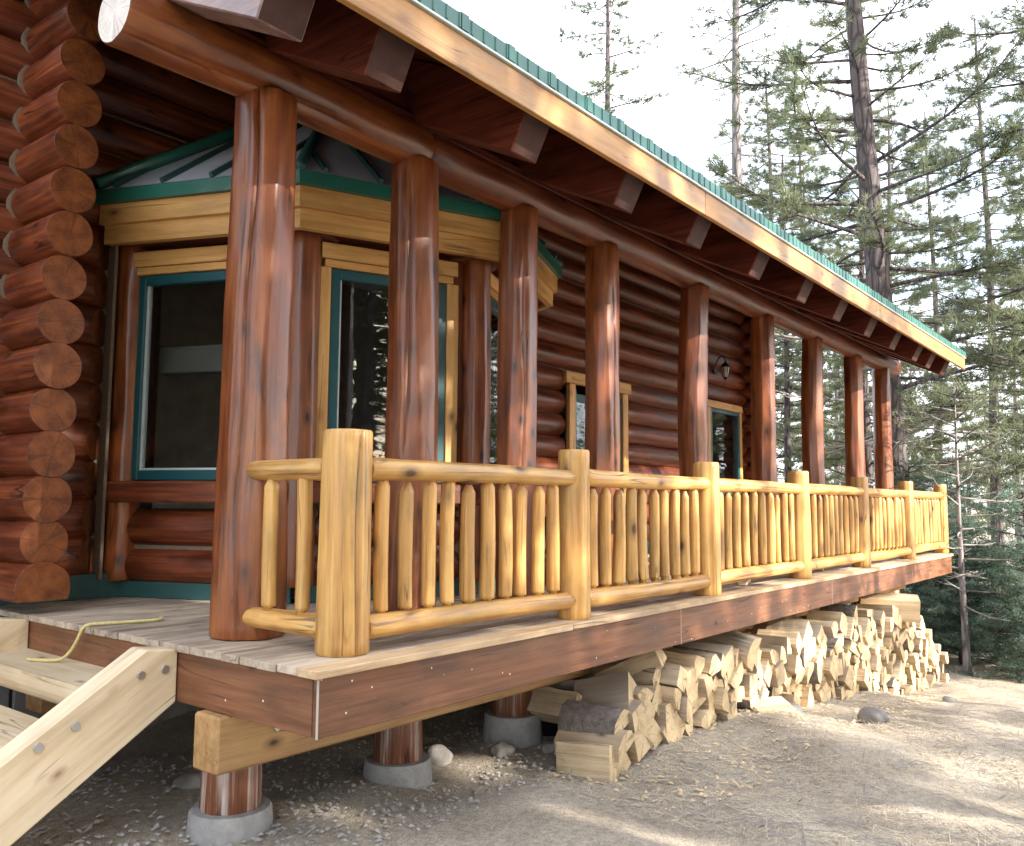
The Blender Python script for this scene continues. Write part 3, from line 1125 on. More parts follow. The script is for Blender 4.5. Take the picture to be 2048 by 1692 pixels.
# ---- door and far window in the front wall
door = link('door', box_mesh(1.10, 0.05, 2.16, 0.004), GREEN_DK, cabin, Matrix.Translation((7.37, 3.44, 1.10)))
for s in (-1, 1):
    link('door_trim', box_mesh(0.14, 0.06, 2.27, 0.006), TR('z'), door, Matrix.Translation((s * 0.66, -0.155, 0.03)))
link('door_trim', box_mesh(1.62, 0.065, 0.15, 0.006), TR('x'), door, Matrix.Translation((0, -0.157, 1.245)))
link('door_pane', box_mesh(0.72, 0.012, 1.72, 0.0), GLASS, door, Matrix.Translation((0, -0.034, 0.1)))
for s in (-1, 1):
    link('door_frame', box_mesh(0.06, 0.09, 2.2, 0.004), TEAL, door, Matrix.Translation((s * 0.56, -0.11, 0.0)))
link('door_handle', box_mesh(0.05, 0.06, 0.16, 0.01), STEEL, door, Matrix.Translation((0.47, -0.06, -0.1)))
x0, x1 = WIN4[0] + 0.08, WIN4[1] - 0.08
w = link('window', box_mesh(x1 - x0 + 0.24, 0.06, 0.12, 0.005), TR('x'), cabin, Matrix.Translation(((x0 + x1) / 2, 3.29, 2.40)))
for s, xx in ((-1, x0 - 0.05), (1, x1 + 0.05)):
    link('side_trim', box_mesh(0.10, 0.055, 1.49, 0.005), TR('z'), w, Matrix.Translation((xx - (x0 + x1) / 2, 0.002, -0.807)))
for xx in (x0 + 0.035, x1 - 0.035):
    link('frame', box_mesh(0.07, 0.08, 1.45, 0.005), TEAL, w, Matrix.Translation((xx - (x0 + x1) / 2, 0.02, -0.79)))
for zz in (-0.10, -1.48):
    link('frame', box_mesh(x1 - x0 - 0.142, 0.08, 0.07, 0.005), TEAL, w, Matrix.Translation((0, 0.02, zz)))
link('pane', box_mesh(x1 - x0 - 0.13, 0.008, 1.40, 0), GLASS, w, Matrix.Translation((0, 0.03, -0.79)))
link('sill', box_mesh(x1 - x0 + 0.3, 0.14, 0.10, 0.008), red('x'), w, Matrix.Translation((0, 0.0, -1.58)))

# ------------------------------------------------------------------ main roof (part of the cabin)
SL = 0.50
XR0, XR1 = -0.50, 13.10
roof = link('main_roof', None, None, cabin)


def roof_z(y):
    return 3.235 + SL * (y + 0.14)


# metal sheet, edge trim, ribs
sh = [(-0.15, 3.150), (-0.15, 3.235), (6.2, roof_z(6.2)), (12.5, roof_z(6.2) - SL * 6.3), (12.5, roof_z(6.2) - SL * 6.3 - 0.05), (6.2, roof_z(6.2) - 0.06),
      (-0.11, roof_z(-0.11) - 0.03), (-0.11, 3.150)]
link('metal_sheet', prism_mesh(sh, XR1 - XR0 + 0.06, 'x'), GREEN, roof, Matrix.Translation((XR0 - 0.03, 0, 0)))
for k in range(35):
    x = XR0 + 0.02 + 0.39 * k
    if x > XR1:
        break
    pr = [(-0.158, 3.152), (-0.158, roof_z(-0.158) + 0.014), (6.2, roof_z(6.2) + 0.014), (6.2, roof_z(6.2)), (-0.15, roof_z(-0.15) - 0.004), (-0.1505, 3.152)]
    link('roof_rib', prism_mesh(pr, 0.055, 'x'), GREEN, roof, Matrix.Translation((x, 0, 0)))
# small ribs on the green edge trim (corrugation) as one part
V, F = [], []
x = XR0
rr = random.Random(5)
while x < XR1:
    o = len(V)
    x1 = x + 0.018
    V += [(x, -0.1508, 3.155), (x1, -0.1508, 3.155), (x1, -0.1508, 3.232), (x, -0.1508, 3.232), (x + .005, -0.156, 3.155), (x1 - .005, -0.156, 3.155), (x1 - .005, -0.156, 3.232), (x + .005, -0.156, 3.232)]
    F += [tuple(o + q for q in f) for f in ((4, 5, 6, 7), (0, 4, 7, 3), (5, 1, 2, 6), (7, 6, 2, 3), (0, 1, 5, 4))]
    x += 0.0975
kind(link('edge_corrugation', mesh_from('corrugation', V, F), GREEN, roof), 'stuff')
box('drip_flashing', XR0 - 0.03, XR1 + 0.03, -0.153, -0.105, 3.134, 3.149, SILVER, roof, 0.002)
# fascia boards along the eave, butted end to end
xs = [XR0, 3.55, 8.35, XR1]
for a, b_ in zip(xs[:-1], xs[1:]):
    box('fascia_board', a + 0.002, b_ - 0.002, -0.135, -0.095, 2.950, 3.132, eave_wood('x'), roof, 0.004)
# roof boards seen from below (run along the eave)
y = -0.09
k = 0
while y < 3.4:
    yy = y + 0.185
    zt0, zt1 = roof_z(y) - 0.075, roof_z(yy) - 0.075
    pr = [(y + .002, zt0), (yy - .002, zt1 - .001), (yy - .002, zt1 - 0.032), (y + .002, zt0 - 0.032)]
    link('soffit_board', prism_mesh(pr, XR1 - XR0 - 0.02, 'x'), dark_red('x'), roof, Matrix.Translation((XR0 + 0.01, 0, 0)))
    y = yy
    k += 1
y0_, y1_ = 3.42, 6.2
pr = [(y0_, roof_z(y0_) - 0.075), (y1_, roof_z(y1_) - 0.075), (y1_, roof_z(y1_) - 0.11), (y0_, roof_z(y0_) - 0.11)]
link('soffit_board', prism_mesh(pr, XR1 - XR0 - 0.02, 'x'), dark_red('x'), roof, Matrix.Translation((XR0 + 0.01, 0, 0)))
# rafters
for mm in (dark_red('x'), dark_red('y')):
    mm.node_tree.nodes['Principled BSDF'].inputs['Specular IOR Level'].default_value = 0.2
RAFT = [-0.235, 0.39, 1.55, 2.71, 3.81, 5.04, 6.23, 7.35, 8.51, 9.62, 10.79, 11.58, 12.50]
TAIL = plain('weathered_rafter_end', (0.060, 0.030, 0.025), 0.6, noise=0.25, nscale=9, bump=0.3, rnd=0.15)
TAIL.node_tree.nodes['Principled BSDF'].inputs['Specular IOR Level'].default_value = 0.12
for k, xc in enumerate(RAFT):
    wd = 0.25
    yb = 3.40
    pr = [(0.10, 2.805), (-0.078, 3.150), (yb, roof_z(yb) - 0.112), (yb, 2.805 + SL * (yb - 0.10))]
    me = prism_mesh(pr, wd, 'x', 0.008)
    o = link('rafter', me, [dark_red('y') if k else wood('skylit_gable_rafter', (0.17, 0.10, 0.085), (0.24, 0.15, 0.13), (0.30, 0.20, 0.18), 'y', rough=0.5, coat=0.3), TAIL], roof,  # first rafter's colour is lightened to carry the skylight on its gable face
             Matrix.Translation((xc - wd / 2, 0, 0)))
    for p in me.polygons:
        if p.normal.y < -0.75 and p.normal.z < -0.2 and p.area > 0.05:
            p.material_index = 1
# blocking between the rafters above the plate
for a, b_ in zip(RAFT[:-1], RAFT[1:]):
    box('blocking', a + 0.127, b_ - 0.127, 0.98, 1.02, 3.264, roof_z(1.0) - 0.10, dark_red('x'), roof, 0.003)
# plate on the beam
box('wall_plate', -0.46, 13.02, 0.91, 1.16, 3.20, 3.262, dark_red('x'), roof, 0.008)

# ------------------------------------------------------------------ porch beam logs
YC = 1.03
b0 = link('porch_beam', log_mesh(2.12, 0.165, 0.155, 31, n=28, step=0.14, wob=0.016, facet=0.3, bend=0.008, cracks=((2.5, 0.0, 1.5, 0.02, 0.03),), bev=0.015),
          [column_wood('z'), END_PALE], None, Matrix(((0, 0, 1, -0.53), (0, -1, 0, YC), (1, 0, 0, 3.105), (0, 0, 0, 1))))
tag(b0, 'thick log beam with a pale sawn end, at the stair end of the porch roof', 'beam', 'log beams over the porch columns')
b1 = link('porch_beam', log_mesh(11.75, 0.155, 0.14, 33, n=22, step=0.2, wob=0.016, facet=0.35, bend=0.01, bev=0.03),
          [red('z'), END_PALE], None, Matrix(((0, 0, 1, 1.592), (0, -1, 0, YC), (1, 0, 0, 3.105), (0, 0, 0, 1))))
tag(b1, 'long dark log beam running over the far columns to a grey end', 'beam', 'log beams over the porch columns')

# ------------------------------------------------------------------ porch columns
CX = [0.36, 1.55, 2.70, 3.90, 5.71, 7.52, 9.27, 11.05, 12.55]
CRAD = [0.196, 0.182, 0.160, 0.158, 0.160, 0.150, 0.150, 0.148, 0.148]
CLAB = ['thickest cracked log column standing beside the pale stairs', 'second log column from the stairs, before the middle bay window',
        'third log column from the stairs, at the bay roof corner', 'fourth log column from the stairs, before the glass door',
        'crooked log column lit by sun on its lower part', 'log column in front of the far end of the log wall',
        'log column with trees on both sides, nearest the log wall', 'second to last log column with forest behind it',
        'last log column at the far end of the porch']
for k, (x, r) in enumerate(zip(CX, CRAD)):
    cr = [(3.95, 0.0, 3.1, 0.03, 0.045)] if k == 0 else ([(3.65, 1.0, 2.9, 0.02, 0.03)] if k == 1 else [(3.3 + 0.37 * k, 0.2, 2.6, 0.012, 0.025)])
    if k == 0:
        cr = [(3.78, 0.0, 3.1, 0.03, 0.035)]
    me = log_mesh(2.99, r, r * (0.93 if k > 1 else 0.86), 50 + k, n=64, step=0.06, wob=0.007 if k != 4 else 0.022, facet=0.7, hew=0.035, bend=0.012 if k not in (4, 6) else 0.03,
                  cracks=cr, bev=0.012)
    o = link('porch_column', me, [column_wood('z'), END_RED], None, Matrix.Translation((x, YC, 0.005)))
    tag(o, CLAB[k], 'column', 'log columns along the porch')

# ------------------------------------------------------------------ porch deck
deck = thing('porch_deck', 'long grey board porch deck with brown skirt boards', 'deck')
XD1 = 12.25
bw = 0.140
rnd = random.Random(11)
y = -0.03
k = 0
while y < 3.36:
    cuts = [-0.035]
    x = rnd.uniform(1.6, 4.2) if k else 1.905
    while x < XD1 - 0.8:
        cuts.append(x)
        x += rnd.uniform(3.0, 4.6)
    cuts.append(XD1 + rnd.uniform(-0.004, 0.004))
    cuts[0] += rnd.uniform(-0.006, 0.006) if k else 0
    for a, b_ in zip(cuts[:-1], cuts[1:]):
        me = box_mesh(b_ - a - 0.003, bw - 0.006, 0.036, 0.003)
        link('board', me, deck_wood('x') if k else wood('edge_board', (0.40, 0.25, 0.13), (0.54, 0.37, 0.21), (0.62, 0.46, 0.29), 'x', rough=0.6, bump=0.2),
             deck, Matrix.Translation(((a + b_) / 2, y + bw / 2, -0.018 + rnd.uniform(-0.0015, 0.0015))))
    y += bw
    k += 1
# skirt boards
js = [0.0, 3.33, 6.67, 9.87, 12.22]
for a, b_ in zip(js[:-1], js[1:]):
    box('skirt_board', a + 0.004, b_ - 0.002, 0.0, 0.036, -0.292, -0.040, skirt_wood('x'), deck, 0.003)
box('skirt_board', 0.0, 0.036, 0.038, 3.2, -0.290, -0.040, skirt_wood('y'), deck, 0.003)
box('skirt_board', 12.19, 12.22, 0.038, 3.2, -0.290, -0.040, skirt_wood('y'), deck, 0.003)
box('caulk_line', -0.003, 0.0045, -0.003, 0.0045, -0.292, -0.040, WHITEP, deck, 0.0)
for x in js[1:-1]:
    box('caulk_line', x - 0.002, x + 0.004, -0.002, 0.004, -0.292, -0.040, WHITEP, deck, 0.0)
# carrying timber and joists
M = Matrix.Translation((6.05, 0.755, -0.428))
bme = box_mesh(12.2, 0.205, 0.268, 0.012)
link('carrying_timber', bme, beam_wood('x'), deck, M)
link('carrying_timber', bme, beam_wood('x'), deck, Matrix.Translation((6.05, 2.6, -0.428)))
for x in np.arange(0.4, 12.1, 0.6):
    box('joist', x - 0.02, x + 0.02, 0.04, 3.3, -0.288, -0.042, beam_wood('y'), deck, 0.0)
# bolt on the timber end
link('bolt', log_mesh(0.012, 0.018, 0.018, 3, n=10, wob=0, bev=0.003), [STEEL, STEEL], deck, along((0.28, 0.651, -0.40), (0, -1, 0)))

# piers: log stub on concrete footing
PL = ['concrete pier nearest the stairs with log stub and flaking paint', 'second concrete pier under the deck, left of the firewood']
for k, x in enumerate(CX):
    zt = [-0.84, -0.86, -0.79, -0.78, -0.9, -1.0, -1.1, -1.25, -1.35][k]
    yp = 0.98
    x -= 0.10
    g = float(gz(x, yp)) - 0.12
    t = thing('deck_pier', (['concrete pier with a log stub below the corner of the deck'] + PL + ['pier under the deck behind the near end of the firewood',
              'pier post behind the low middle of the firewood', 'pier post behind the firewood, fourth from the far end', 'pier post above the tall part of the firewood',
              'second to last pier post beyond the firewood top', 'last pier post under the far end of the deck'])[k], 'pier', (x, yp, g), 0, 'concrete piers under the deck')
    link('footing', log_mesh(zt - g, 0.225, 0.205, 300 + k, n=28, step=0.1, wob=0.004, bev=0.015), [CONC, CONC], t)
    me = log_mesh(-0.563 - zt, 0.155, 0.15, 320 + k, n=20, step=0.1, wob=0.02, facet=0.4, bev=0.006)
    link('post_stub', me, [wood('peeling_post', (0.09, 0.03, 0.014), (0.19, 0.062, 0.022), (0.55, 0.50, 0.46), 'z', rough=0.6, coat=0.1, patch=0.3), END_RED], t,
         Matrix.Translation((0, 0, zt - g)))

# ------------------------------------------------------------------ railing
rail = thing('porch_railing', 'honey coloured peeled log railing along the porch edge', 'railing')
PX = [0.335, 2.13, 4.04, 6.16, 8.19, 10.28, 12.32]
PY = [0.235, 0.125, 0.125, 0.14, 0.145, 0.15, 0.15]
for k, (x, yv) in enumerate(zip(PX, PY)):
    r = [0.128, 0.107, 0.108, 0.108, 0.105, 0.103, 0.10][k]
    cr = [(4.55, 0.0, 1.1, 0.035, 0.06)] if k == 0 else [(3.9 + k, 0.1, 1.0, 0.008, 0.03)]
    me = log_mesh(1.06 if k else 1.065, r, r * 0.95, 400 + k, n=48, step=0.05, wob=0.012, facet=0.35, cracks=cr, bev=0.012, hew=0.02)
    link('post', me, [honey('z'), END_HONEY], rail, Matrix.Translation((x, yv, 0.002)))
bal_meshes = [log_mesh(0.70, 0.041 + 0.004 * ((i * 7) % 3 - 1), 0.040, 430 + i, n=12, step=0.06, wob=0.02, facet=0.55, bend=0.006,
                       prof=((0, .60), (0.030, .64), (0.036, 1.0), (0.05, 1.0), (0.65, 1.0), (0.656, 0.95), (0.70, 0.50)), bev=0.0, hew=0.05) for i in range(9)]
rb = random.Random(8)


def rail_section(p, q, nb, zt=0.885, zb=0.115, rt=0.054, rbm=0.056, trim=0.09, s=0):
    p, q = Vector((p[0], p[1], 0)), Vector((q[0], q[1], 0))
    d = (q - p).normalized()
    L = (q - p).length
    for nm, z, r in (('rail', zt, rt), ('rail', zb, rbm)):
        a = p + d * trim
        b_ = q - d * (trim if s == 9 else 0.045)
        me = log_mesh((b_ - a).length, r * 1.06, r * 0.95, 450 + s * 3 + int(z * 10), n=24, step=0.1, wob=0.025, facet=0.35, bend=0.008, hew=0.03,
                      cracks=((1.3 + s, 0.2, 1.6, 0.006, 0.06),), bev=0.02)
        link(nm, me, [honey('z'), END_HONEY], rail, along((a.x, a.y - (0 if s == 9 else 0.02), z + rb.uniform(-.006, .006)), d))
    g = 0.14
    for i in range(nb):
        t = g + (L - 2 * g) * (i + 0.5) / nb + rb.uniform(-0.012, 0.012)
        c = p + d * t
        o = link('baluster', bal_meshes[rb.randrange(9)], [honey('z'), END_HONEY], rail,
                 Matrix.Translation((c.x, c.y, 0.152)) @ Matrix.Rotation(rb.uniform(0, 6.28), 4, 'Z') @ Matrix.Rotation(rb.uniform(-.012, .012), 4, 'X')
                 @ Matrix.Scale(rb.uniform(0.95, 1.03), 4, (0, 0, 1)))


# short return to the first column
rail_section((0.30, 0.235), (0.28, 1.03), 2, trim=0.10, s=9)
for k in range(6):
    rail_section((PX[k], PY[k] - (0.03 if k == 0 else 0)), (PX[k + 1], PY[k + 1]), 10, s=k)

# ------------------------------------------------------------------ stairs at the end of the deck
stair = thing('porch_stair', 'unfinished pale log stair with half log treads at the deck end', 'stair', (0, 0, 0))


def stringer(y0, th):
    pr = [(-0.005, -0.03), (-0.175, -0.012), (-1.62, -0.93), (-1.62, -1.02), (-1.14, -1.02), (-0.005, -0.29)]
    me = prism_mesh([(a, b_) for a, b_ in pr], th, 'y', 0.008)
    # grain along the slope: rotate the mesh into its own frame
    R = Matrix.Rotation(math.radians(-32.0), 4, 'Y')
    me.transform(R.inverted())
    return link('stringer', me, pale_wood('x'), stair, Matrix.Translation((0, y0, 0)) @ R)


st0 = stringer(1.09, 0.15)
st1 = stringer(2.80, 0.15)
for st_y, root in ((1.09, st0),):
    for (bx, bz) in ((-0.075, -0.12), (-0.20, -0.13), (-0.505, -0.315), (-0.665, -0.375), (-1.0, -0.62), (-1.15, -0.70)):
        w = link('bolt', log_mesh(0.014, 0.022, 0.022, 5, n=12, wob=0, bev=0.003), [STEEL, STEEL], root)
        RS = Matrix.Translation((0, st_y, 0)) @ Matrix.Rotation(math.radians(-32.0), 4, 'Y')
        w.matrix_local = RS.inverted() @ along((bx, st_y + 0.004, bz), (0, -1, 0))
for k, (xc, zt) in enumerate(((-0.17, -0.21), (-0.50, -0.43), (-0.83, -0.65), (-1.16, -0.86))):
    # half log: flat side up, round side down
    n = 14
    r = 0.165
    poly = [(-r, 0.0)] + [(-r * math.cos(PI * i / n), -0.045 - 0.13 * math.sin(PI * i / n)) for i in range(n + 1)] + [(r, 0.0)]
    V, F = [], []
    for yy in (0, 1.0):
        pass
    me = prism_mesh(poly, 1.62, 'y')
    me.polygons.foreach_set('use_smooth', [False] * len(me.polygons))
    o = link('tread', me, pale_wood('y'), stair, Matrix.Translation((xc, 1.22, zt)))

# ------------------------------------------------------------------ rope over the deck edge
rp = [(0.40, 1.97, 0.012), (0.385, 1.925, 0.014), (0.34, 1.90, 0.012), (0.25, 1.92, 0.012), (0.14, 1.95, 0.012), (0.04, 1.99, 0.012), (-0.02, 2.01, 0.013), (-0.048, 2.02, -0.005),
      (-0.052, 2.05, -0.06), (-0.060, 2.10, -0.13), (-0.085, 2.16, -0.196), (-0.15, 2.22, -0.198), (-0.20, 2.35, -0.198)]


def smooth_pts(p, it=2):
    p = [Vector(x) for x in p]
    for _ in range(it):
        q = [p[0]]
        for a, b_ in zip(p[:-1], p[1:]):
            q += [a * 0.75 + b_ * 0.25, a * 0.25 + b_ * 0.75]
        q.append(p[-1])
        p = q
    return p


sp = smooth_pts(rp)
tag(tube('rope', sp, 0.010, ROPE, None, 7), 'thin yellow rope lying over the deck edge onto the stair', 'rope')

# ------------------------------------------------------------------ firewood stack
fw = random.Random(21)


def firewood_mesh(i):
    r_ = random.Random(900 + i)
    L = r_.uniform(0.38, 0.44)
    bark = i % 5 in (2, 4)
    t = i % 6
    R = r_.uniform(0.085, 0.125)
    if t in (0, 1, 2):      # quarter or third of a round: pointed wedge with bark arc
        span = r_.uniform(1.25, 1.8)
        pts = [(R * 0.22, R * 0.20, 0), (-R * 0.22, R * 0.16, 0)]
        for q in range(5):
            a = -span / 2 + span * q / 4
            rr_ = R * 1.5 * r_.uniform(0.94, 1.05)
            pts.append((rr_ * math.sin(a), rr_ * math.cos(a), 1))
    elif t == 3:            # slab
        w_, h_ = R * r_.uniform(1.1, 1.6), R * r_.uniform(0.5, 0.8)
        pts = [(-w_, -h_, 0), (w_ * .9, -h_ * 1.1, 0), (w_, h_ * .8, 0), (-w_ * .85, h_, 0)]
    elif t == 4:            # half round
        pts = [(-R * 1.15, 0, 0)] + [(R * 1.15 * math.sin(-1.5 + 3.0 * q / 5), R * 1.1 * math.cos(-1.5 + 3.0 * q / 5), 1) for q in range(6)]
    else:                   # squarish
        w_ = R * r_.uniform(0.8, 1.0)
        pts = [(-w_, -w_ * .9, 0), (w_ * 1.05, -w_, 0), (w_ * .9, w_ * 1.1, 0), (-w_ * 1.1, w_ * .9, 0)]
    cx = sum(p[0] for p in pts) / len(pts)
    cy = sum(p[1] for p in pts) / len(pts)
    n = len(pts)
    V = []
    tw = r_.uniform(-0.12, 0.12)
    K = 4
    for k in range(K):
        t_ = k / (K - 1)
        for (x, y, _) in pts:
            x, y = x - cx, y - cy
            s = 1 + r_.uniform(-0.05, 0.05)
            a = tw * (t_ - .5)
            V.append((s * (x * math.cos(a) - y * math.sin(a)), s * (x * math.sin(a) + y * math.cos(a)), -L / 2 + L * t_ + (r_.uniform(-.008, .008) if k in (0, K - 1) else 0)))
    F, MI = [], []
    for k in range(K - 1):
        for j in range(n):
            j2 = (j + 1) % n
            F.append((k * n + j, k * n + j2, (k + 1) * n + j2, (k + 1) * n + j))
            MI.append(2 if (bark and pts[j][2] and pts[j2][2]) else 0)
    F.append(tuple(range(n - 1, -1, -1)))
    F.append(tuple((K - 1) * n + j for j in range(n)))
    MI += [1, 1]
    me = mesh_from('firewood', V, F, None, MI)
    for mm in (firewood_face('z'), END_FIRE, BARK_FIRE):
        me.materials.append(mm)
    bm = bmesh.new()
    bm.from_mesh(me)
    bmesh.ops.recalc_face_normals(bm, faces=bm.faces[:])
    bm.to_mesh(me)
    bm.free()
    ext = max(abs(v[1]) for v in V)
    return me, R


FW = [firewood_mesh(i) for i in range(30)]
ONES = ['', 'first', 'second', 'third', 'fourth', 'fifth', 'sixth', 'seventh', 'eighth', 'ninth', 'tenth', 'eleventh', 'twelfth', 'thirteenth', 'fourteenth',
        'fifteenth', 'sixteenth', 'seventeenth', 'eighteenth', 'nineteenth']
TENS = {20: ('twentieth', 'twenty'), 30: ('thirtieth', 'thirty'), 40: ('fortieth', 'forty'), 50: ('fiftieth', 'fifty'), 60: ('sixtieth', 'sixty')}


def ordinal(n):
    if n < 20:
        return ONES[n]
    t, u = n // 10 * 10, n % 10
    return TENS[t][0] if u == 0 else TENS[t][1] + ' ' + ONES[u]


SHAPES = ['wedge shaped split log', 'wedge shaped split log', 'wedge shaped split log', 'flat slab of firewood', 'half round split log', 'squarish split log']
ROWS = ['bottom', 'second', 'third', 'fourth', 'fifth', 'sixth', 'seventh', 'eighth', 'ninth', 'tenth']


def put_wood(x, y, z, roll, yaw=0.0, pitch=0.0, i=None, label=None, scale=1.0):
    i = fw.randrange(len(FW)) if i is None else i
    o = bpy.data.objects.new('firewood', FW[i][0])
    COL.objects.link(o)
    # local Z along world Y
    o.matrix_world = Matrix.Translation((x, y, z)) @ Matrix.Rotation(yaw, 4, 'Z') @ Matrix.Rotation(PI / 2 + pitch, 4, 'X') @ Matrix.Rotation(roll, 4, 'Z') @ Matrix.Scale(scale, 4)
    tag(o, label or 'split firewood log with pale sawn end in the long stack under the deck', 'firewood', 'split firewood stacked under the deck edge')
    return o


def pile_top(x):
    return float(np.interp(x, [2.2, 2.5, 2.9, 3.4, 4.2, 5.2, 6.8, 8.2, 9.4, 10.2, 10.8, 11.3], [-0.86, -0.72, -0.62, -0.52, -0.55, -0.58, -0.56, -0.60, -0.66, -0.85, -1.1, -1.45]))


x = 2.55
ncol = 0
while x < 11.3:
    front = float(np.interp(x, [2.2, 4, 7, 11], [0.06, 0.02, -0.02, -0.06]))
    z = float(gz(x, front + .2)) - 0.01
    top = pile_top(x)
    sx = 0.185 if x < 6 else 0.205
    lvl = 0
    ncol += 1
    while z < top - 0.03:
        i = fw.randrange(len(FW))
        h = FW[i][1] * fw.uniform(1.15, 1.35)
        put_wood(x + fw.uniform(-0.05, 0.05) + (0.08 if lvl % 2 else 0), front + 0.21 + fw.uniform(-0.05, 0.07), z + h * 0.5, fw.uniform(0, 6.28), fw.uniform(-0.10, 0.10), fw.uniform(-.05, .05), i,
                 '%s, %s row of the stack, %s from near end' % (SHAPES[i % 6], ROWS[lvl], ordinal(ncol)))
        z += h * 0.98
        lvl += 1
    x += sx
# second row behind the front one (its tops show)
x = 2.7
ncol = 0
while x < 10.4:
    top = pile_top(x)
    ncol += 1
    for q in range(1):
        i = fw.randrange(len(FW))
        put_wood(x + fw.uniform(-0.05, 0.05), 0.66 + fw.uniform(-0.05, 0.06), top - 0.05 - 0.11 * q, fw.uniform(0, 6.28), fw.uniform(-0.2, 0.2), fw.uniform(-.08, .08), i,
                 '%s, rear row behind the stack, %s from near end' % (SHAPES[i % 6], ordinal(ncol)))
    x += 0.27
# single pieces that can be told apart
put_wood(2.32, 0.16, -0.94, 1.5, 0.22, -0.04, 3, 'low split log lying flat at the near end of the firewood stack', 0.95)
put_wood(2.46, 0.20, -0.83, 0.3, 0.10, -0.06, 10, 'big split round lying on the near end of the firewood stack', 1.15)
put_wood(2.78, 0.30, -0.66, 0.9, 0.25, -0.22, 15, 'split log tilted up on the near end of the firewood stack', 1.05)
put_wood(3.22, 0.36, -0.47, 0.2, 0.35, -0.42, 21, 'square split log leaning steeply against the stack below the deck', 1.1)
put_wood(4.6, 0.2, -0.50, 1.2, -0.3, 0.1, 10, 'half round bark log lying across the middle of the stack top', 1.2)
put_wood(9.1, 0.10, -0.55, 0.1, 0.35, 0.0, 5, 'large square log on top of the far end of the firewood stack', 1.6)
put_wood(4.72, -0.10, -0.99, 0.3, 0.9, 0.0, 3, 'flat pale split log fallen on the ground before the firewood stack', 0.9)

# ------------------------------------------------------------------ small things


def rock_mesh(seed_, sx, sy, sz):
    bm = bmesh.new()
    bmesh.ops.create_icosphere(bm, subdivisions=3, radius=1.0)
    rr_ = np.random.RandomState(seed_)
    ks = rr_.randn(6, 3) * 1.6
    ph = rr_.rand(6) * 6.28
    for v in bm.verts:
        d = 1 + sum(0.07 * math.sin(v.co.dot(Vector(ks[i])) * 1.5 + ph[i]) for i in range(6))
        v.co = Vector((v.co.x * sx * d, v.co.y * sy * d, v.co.z * sz * d))
    for f in bm.faces:
        f.smooth = True
    me = bpy.data.meshes.new('rock')
    bm.to_mesh(me)
    bm.free()
    return me


for (x, y, sx, sy, sz, lab) in ((5.15, -0.80, 0.13, 0.11, 0.08, 'round grey stone on the straw ground right of the firewood'),
                                (4.95, -0.22, 0.11, 0.08, 0.05, 'flat whitish stone at the foot of the firewood stack'),
                                (1.95, 1.10, 0.11, 0.10, 0.08, 'tan stone beside the concrete piers under the deck'),
                                (2.25, 0.80, 0.09, 0.07, 0.06, 'rounded stone between the two concrete piers'),
                                (2.55, 0.62, 0.07, 0.06, 0.05, 'small stone in front of the second concrete pier'),
                                (0.55, 1.75, 0.14, 0.11, 0.06, 'dark flat stone in the shade under the deck corner'),
                                (8.2, -0.75, 0.08, 0.07, 0.045, 'small dark stone on the straw near the far firewood')):
    tag(link('stone', rock_mesh(int(x * 100), sx, sy, sz), ROCK, None, Matrix.Translation((x, y, float(gz(x, y)) + sz * 0.35))), lab, 'stone', 'stones on the ground')


def bag_mesh(seed_, sx, sy, sz):
    me = rock_mesh(seed_, sx, sy, sz)
    rr_ = np.random.RandomState(seed_)
    for v in me.vertices:
        c = v.co
        a = math.atan2(c.y, c.x)
        pinch = 1 - 0.45 * max(0, c.z / sz) ** 2
        crease = 1 + 0.09 * math.sin(a * 9 + c.z * 20) + 0.05 * math.sin(a * 17 - c.z * 33)
        v.co = Vector((c.x * pinch * crease, c.y * pinch * crease, c.z))
    return me


tag(link('plastic_bag', bag_mesh(3, 0.20, 0.18, 0.24), BAG, None, Matrix.Translation((2.92, 0.95, -0.84))), 'crumpled black plastic bag under the deck behind the firewood end', 'bag')
tag(link('plastic_bag', bag_mesh(8, 0.22, 0.18, 0.30), BAG, None, Matrix.Translation((3.72, 1.55, 0.27))), 'black plastic bag standing on the porch behind the second railing post', 'bag')
tag(link('plastic_bag', bag_mesh(13, 0.25, 0.10, 0.05), BAG, None, Matrix.Translation((11.75, 0.40, 0.05))), 'flat dark bag on the deck under the last railing section', 'bag')

# wall lantern
lan = thing('wall_lantern', 'black iron wall lantern on the dark log wall near the far window', 'lantern', (11.0, 3.29, 2.98))
lan.scale = (0.75, 0.75, 0.75)
link('back_plate', log_mesh(0.03, 0.09, 0.09, 4, n=14, wob=0, bev=0.006), [BLACKM, BLACKM], lan, along((0, 0.0, 0), (0, -1, 0)))
tube('arm', smooth_pts([(0, 0, 0.0), (0, -0.06, 0.22), (0, -0.16, 0.32), (0, -0.26, 0.26), (0, -0.26, 0.14)]), 0.014, BLACKM, lan, 6)
link('cap', log_mesh(0.10, 0.12, 0.03, 4, n=12, wob=0, bev=0.004), [BLACKM, BLACKM], lan, Matrix.Translation((0, -0.26, 0.06)))
link('shade', log_mesh(0.22, 0.055, 0.095, 4, n=12, wob=0, bev=0.01), [FROST, FROST], lan, Matrix.Translation((0, -0.26, -0.17)))
V, F = [], []
for q in range(6):
    a = q * PI / 3
    vv, ff = tube_geo([(math.cos(a) * 0.06, math.sin(a) * 0.06 - 0.26, -0.18), (math.cos(a) * 0.10, math.sin(a) * 0.10 - 0.26, 0.06)], [0.007, 0.007], 4)
    F += [tuple(len(V) + k for k in f) for f in ff]
    V += vv
link('cage', mesh_from('cage', V, F), BLACKM, lan)
